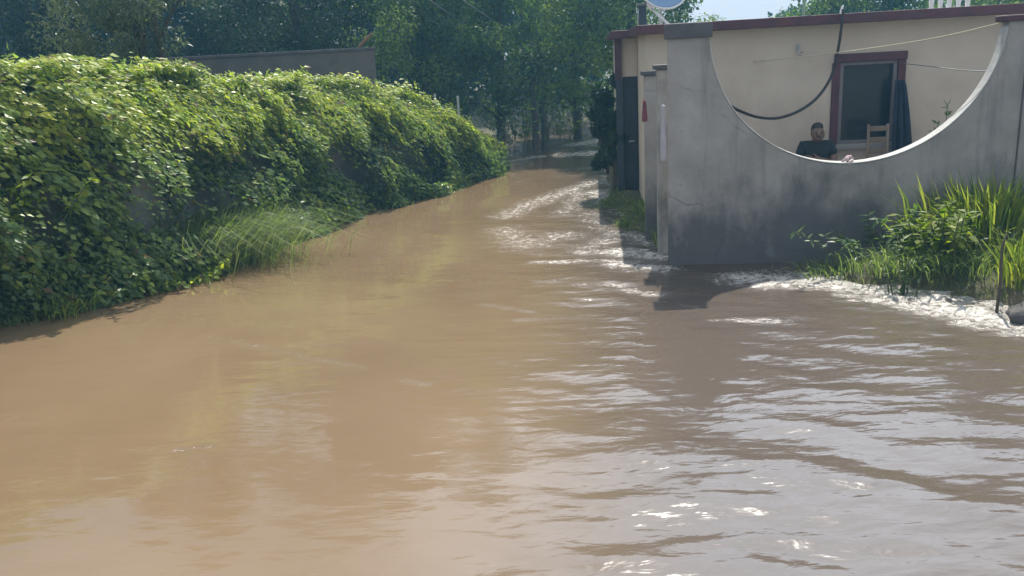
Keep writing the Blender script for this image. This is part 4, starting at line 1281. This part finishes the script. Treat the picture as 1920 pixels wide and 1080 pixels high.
# far wood
rg = np.random.default_rng(90)
mb = MB()
n = 95000
xx = rg.uniform(-45, 5, n); 
zt_ = 14.5 + 1.8 * np.sin(xx * .5) + 1.2 * np.sin(xx * 1.3 + 1)
zz = zt_ * rg.random(n) ** .8
yy = 40 + rg.uniform(0, 5, n) + 1.5 * np.sin(xx * 1.1 + zz * .8)
P = np.stack([xx, yy, zz], 1)
leaves(mb, P, rdir(rg, n) + np.array([0, 0, -.5]), rdir(rg, n) + np.array([0, -.8, .5]), rg.uniform(.3, .55, n), rg.uniform(.2, .32, n), .15, rg.random(n))
tag(mb.build('far_wood', M_tree), 'dense dark wood closing the view behind all the trees', 'wood', kind='stuff')
mb = MB(); n = 14000
xx = rg.uniform(13.2, 50, n); zz = (3.0 + .8 * np.sin(xx * .9)) * rg.random(n) ** .8
P = np.stack([xx, 44 + rg.uniform(0, 4, n), zz], 1)
leaves(mb, P, rdir(rg, n) + np.array([0, 0, -.5]), rdir(rg, n) + np.array([0, -.8, .5]), rg.uniform(.3, .55, n), rg.uniform(.2, .32, n), .15, rg.random(n))
tag(mb.build('far_thicket', M_tree), 'low far thicket behind the house', 'wood', kind='stuff')

# ------------------------------------------------------------------ unfinished block wall behind the creeper
e1 = aty(704, 120, 15.2); e0 = aty(300, 120, 14.2)
bw = empty('block_building', (e1.x, e1.y, 0), math.atan2(e1.y - e0.y, e1.x - e0.x))
tag(bw, 'unfinished low grey block building half hidden behind the creeper', 'building')
Lb = (e1 - e0).length
zt = aty(680, 95, 15.2).z
MB().span((-Lb, 0, -.2), (0, .2, zt)).span((-.2, .202, -.2), (0, 4, zt)).build('wall', M_block, bw)
MB().span((-Lb, -.02, zt + .002), (.03, .25, zt + .05)).build('top_beam', M_darkcap, bw, bevel=.006)
pl = aty(700, 75, 15.3)
o = MB().tube([(-.22, 0, 0), (0.02, 0, .22)], [.03, .02], 7).build('board', M_dry)
o.location = (e1.x - .05, e1.y + .1, zt + .06)
tag(o, 'reddish board leaning on top of the block building corner', 'board')

# ------------------------------------------------------------------ power lines
for pts, lab in ((((600, -140, 15), (810, 3, 18), (895, 62, 21), (975, 96, 25), (1060, 100, 29)), 'lower of the two pale power lines crossing the trees'),
                 (((680, -130, 15), (868, 0, 18), (940, 48, 21), (990, 78, 25), (1060, 92, 29)), 'upper of the two pale power lines crossing the trees')):
    o = line('power_line', [aty(*q) for q in pts], .009, M_wire, lab, 'cable')
    o['group'] = 'power lines over the road'

# dark bush against the far left side of the house
bush3 = make_tree('bush', 1.9, .42, .2, 5000, .10, .055, M_tree, .05, 107, 22)
place(bush3, 1148, 13.6, 0, 1.0, 'dark bush at the far left corner of the house beside the flooded road', None, 'bush')

# ------------------------------------------------------------------ blue volume added in place of veiling lens glare
m, nt, out = newmat('glare_volume')
pv = N(nt, 'ShaderNodeVolumePrincipled')
pv.inputs['Color'].default_value = (.26, .66, 1.0, 1)
pv.inputs['Density'].default_value = .0028
pv.inputs['Anisotropy'].default_value = .45
nt.links.new(pv.outputs[0], out.inputs['Volume'])
hz = MB().span((-60, -10, -1.6), (70, 75, 23)).build('veil_glare', m)
hz['kind'] = 'stuff'
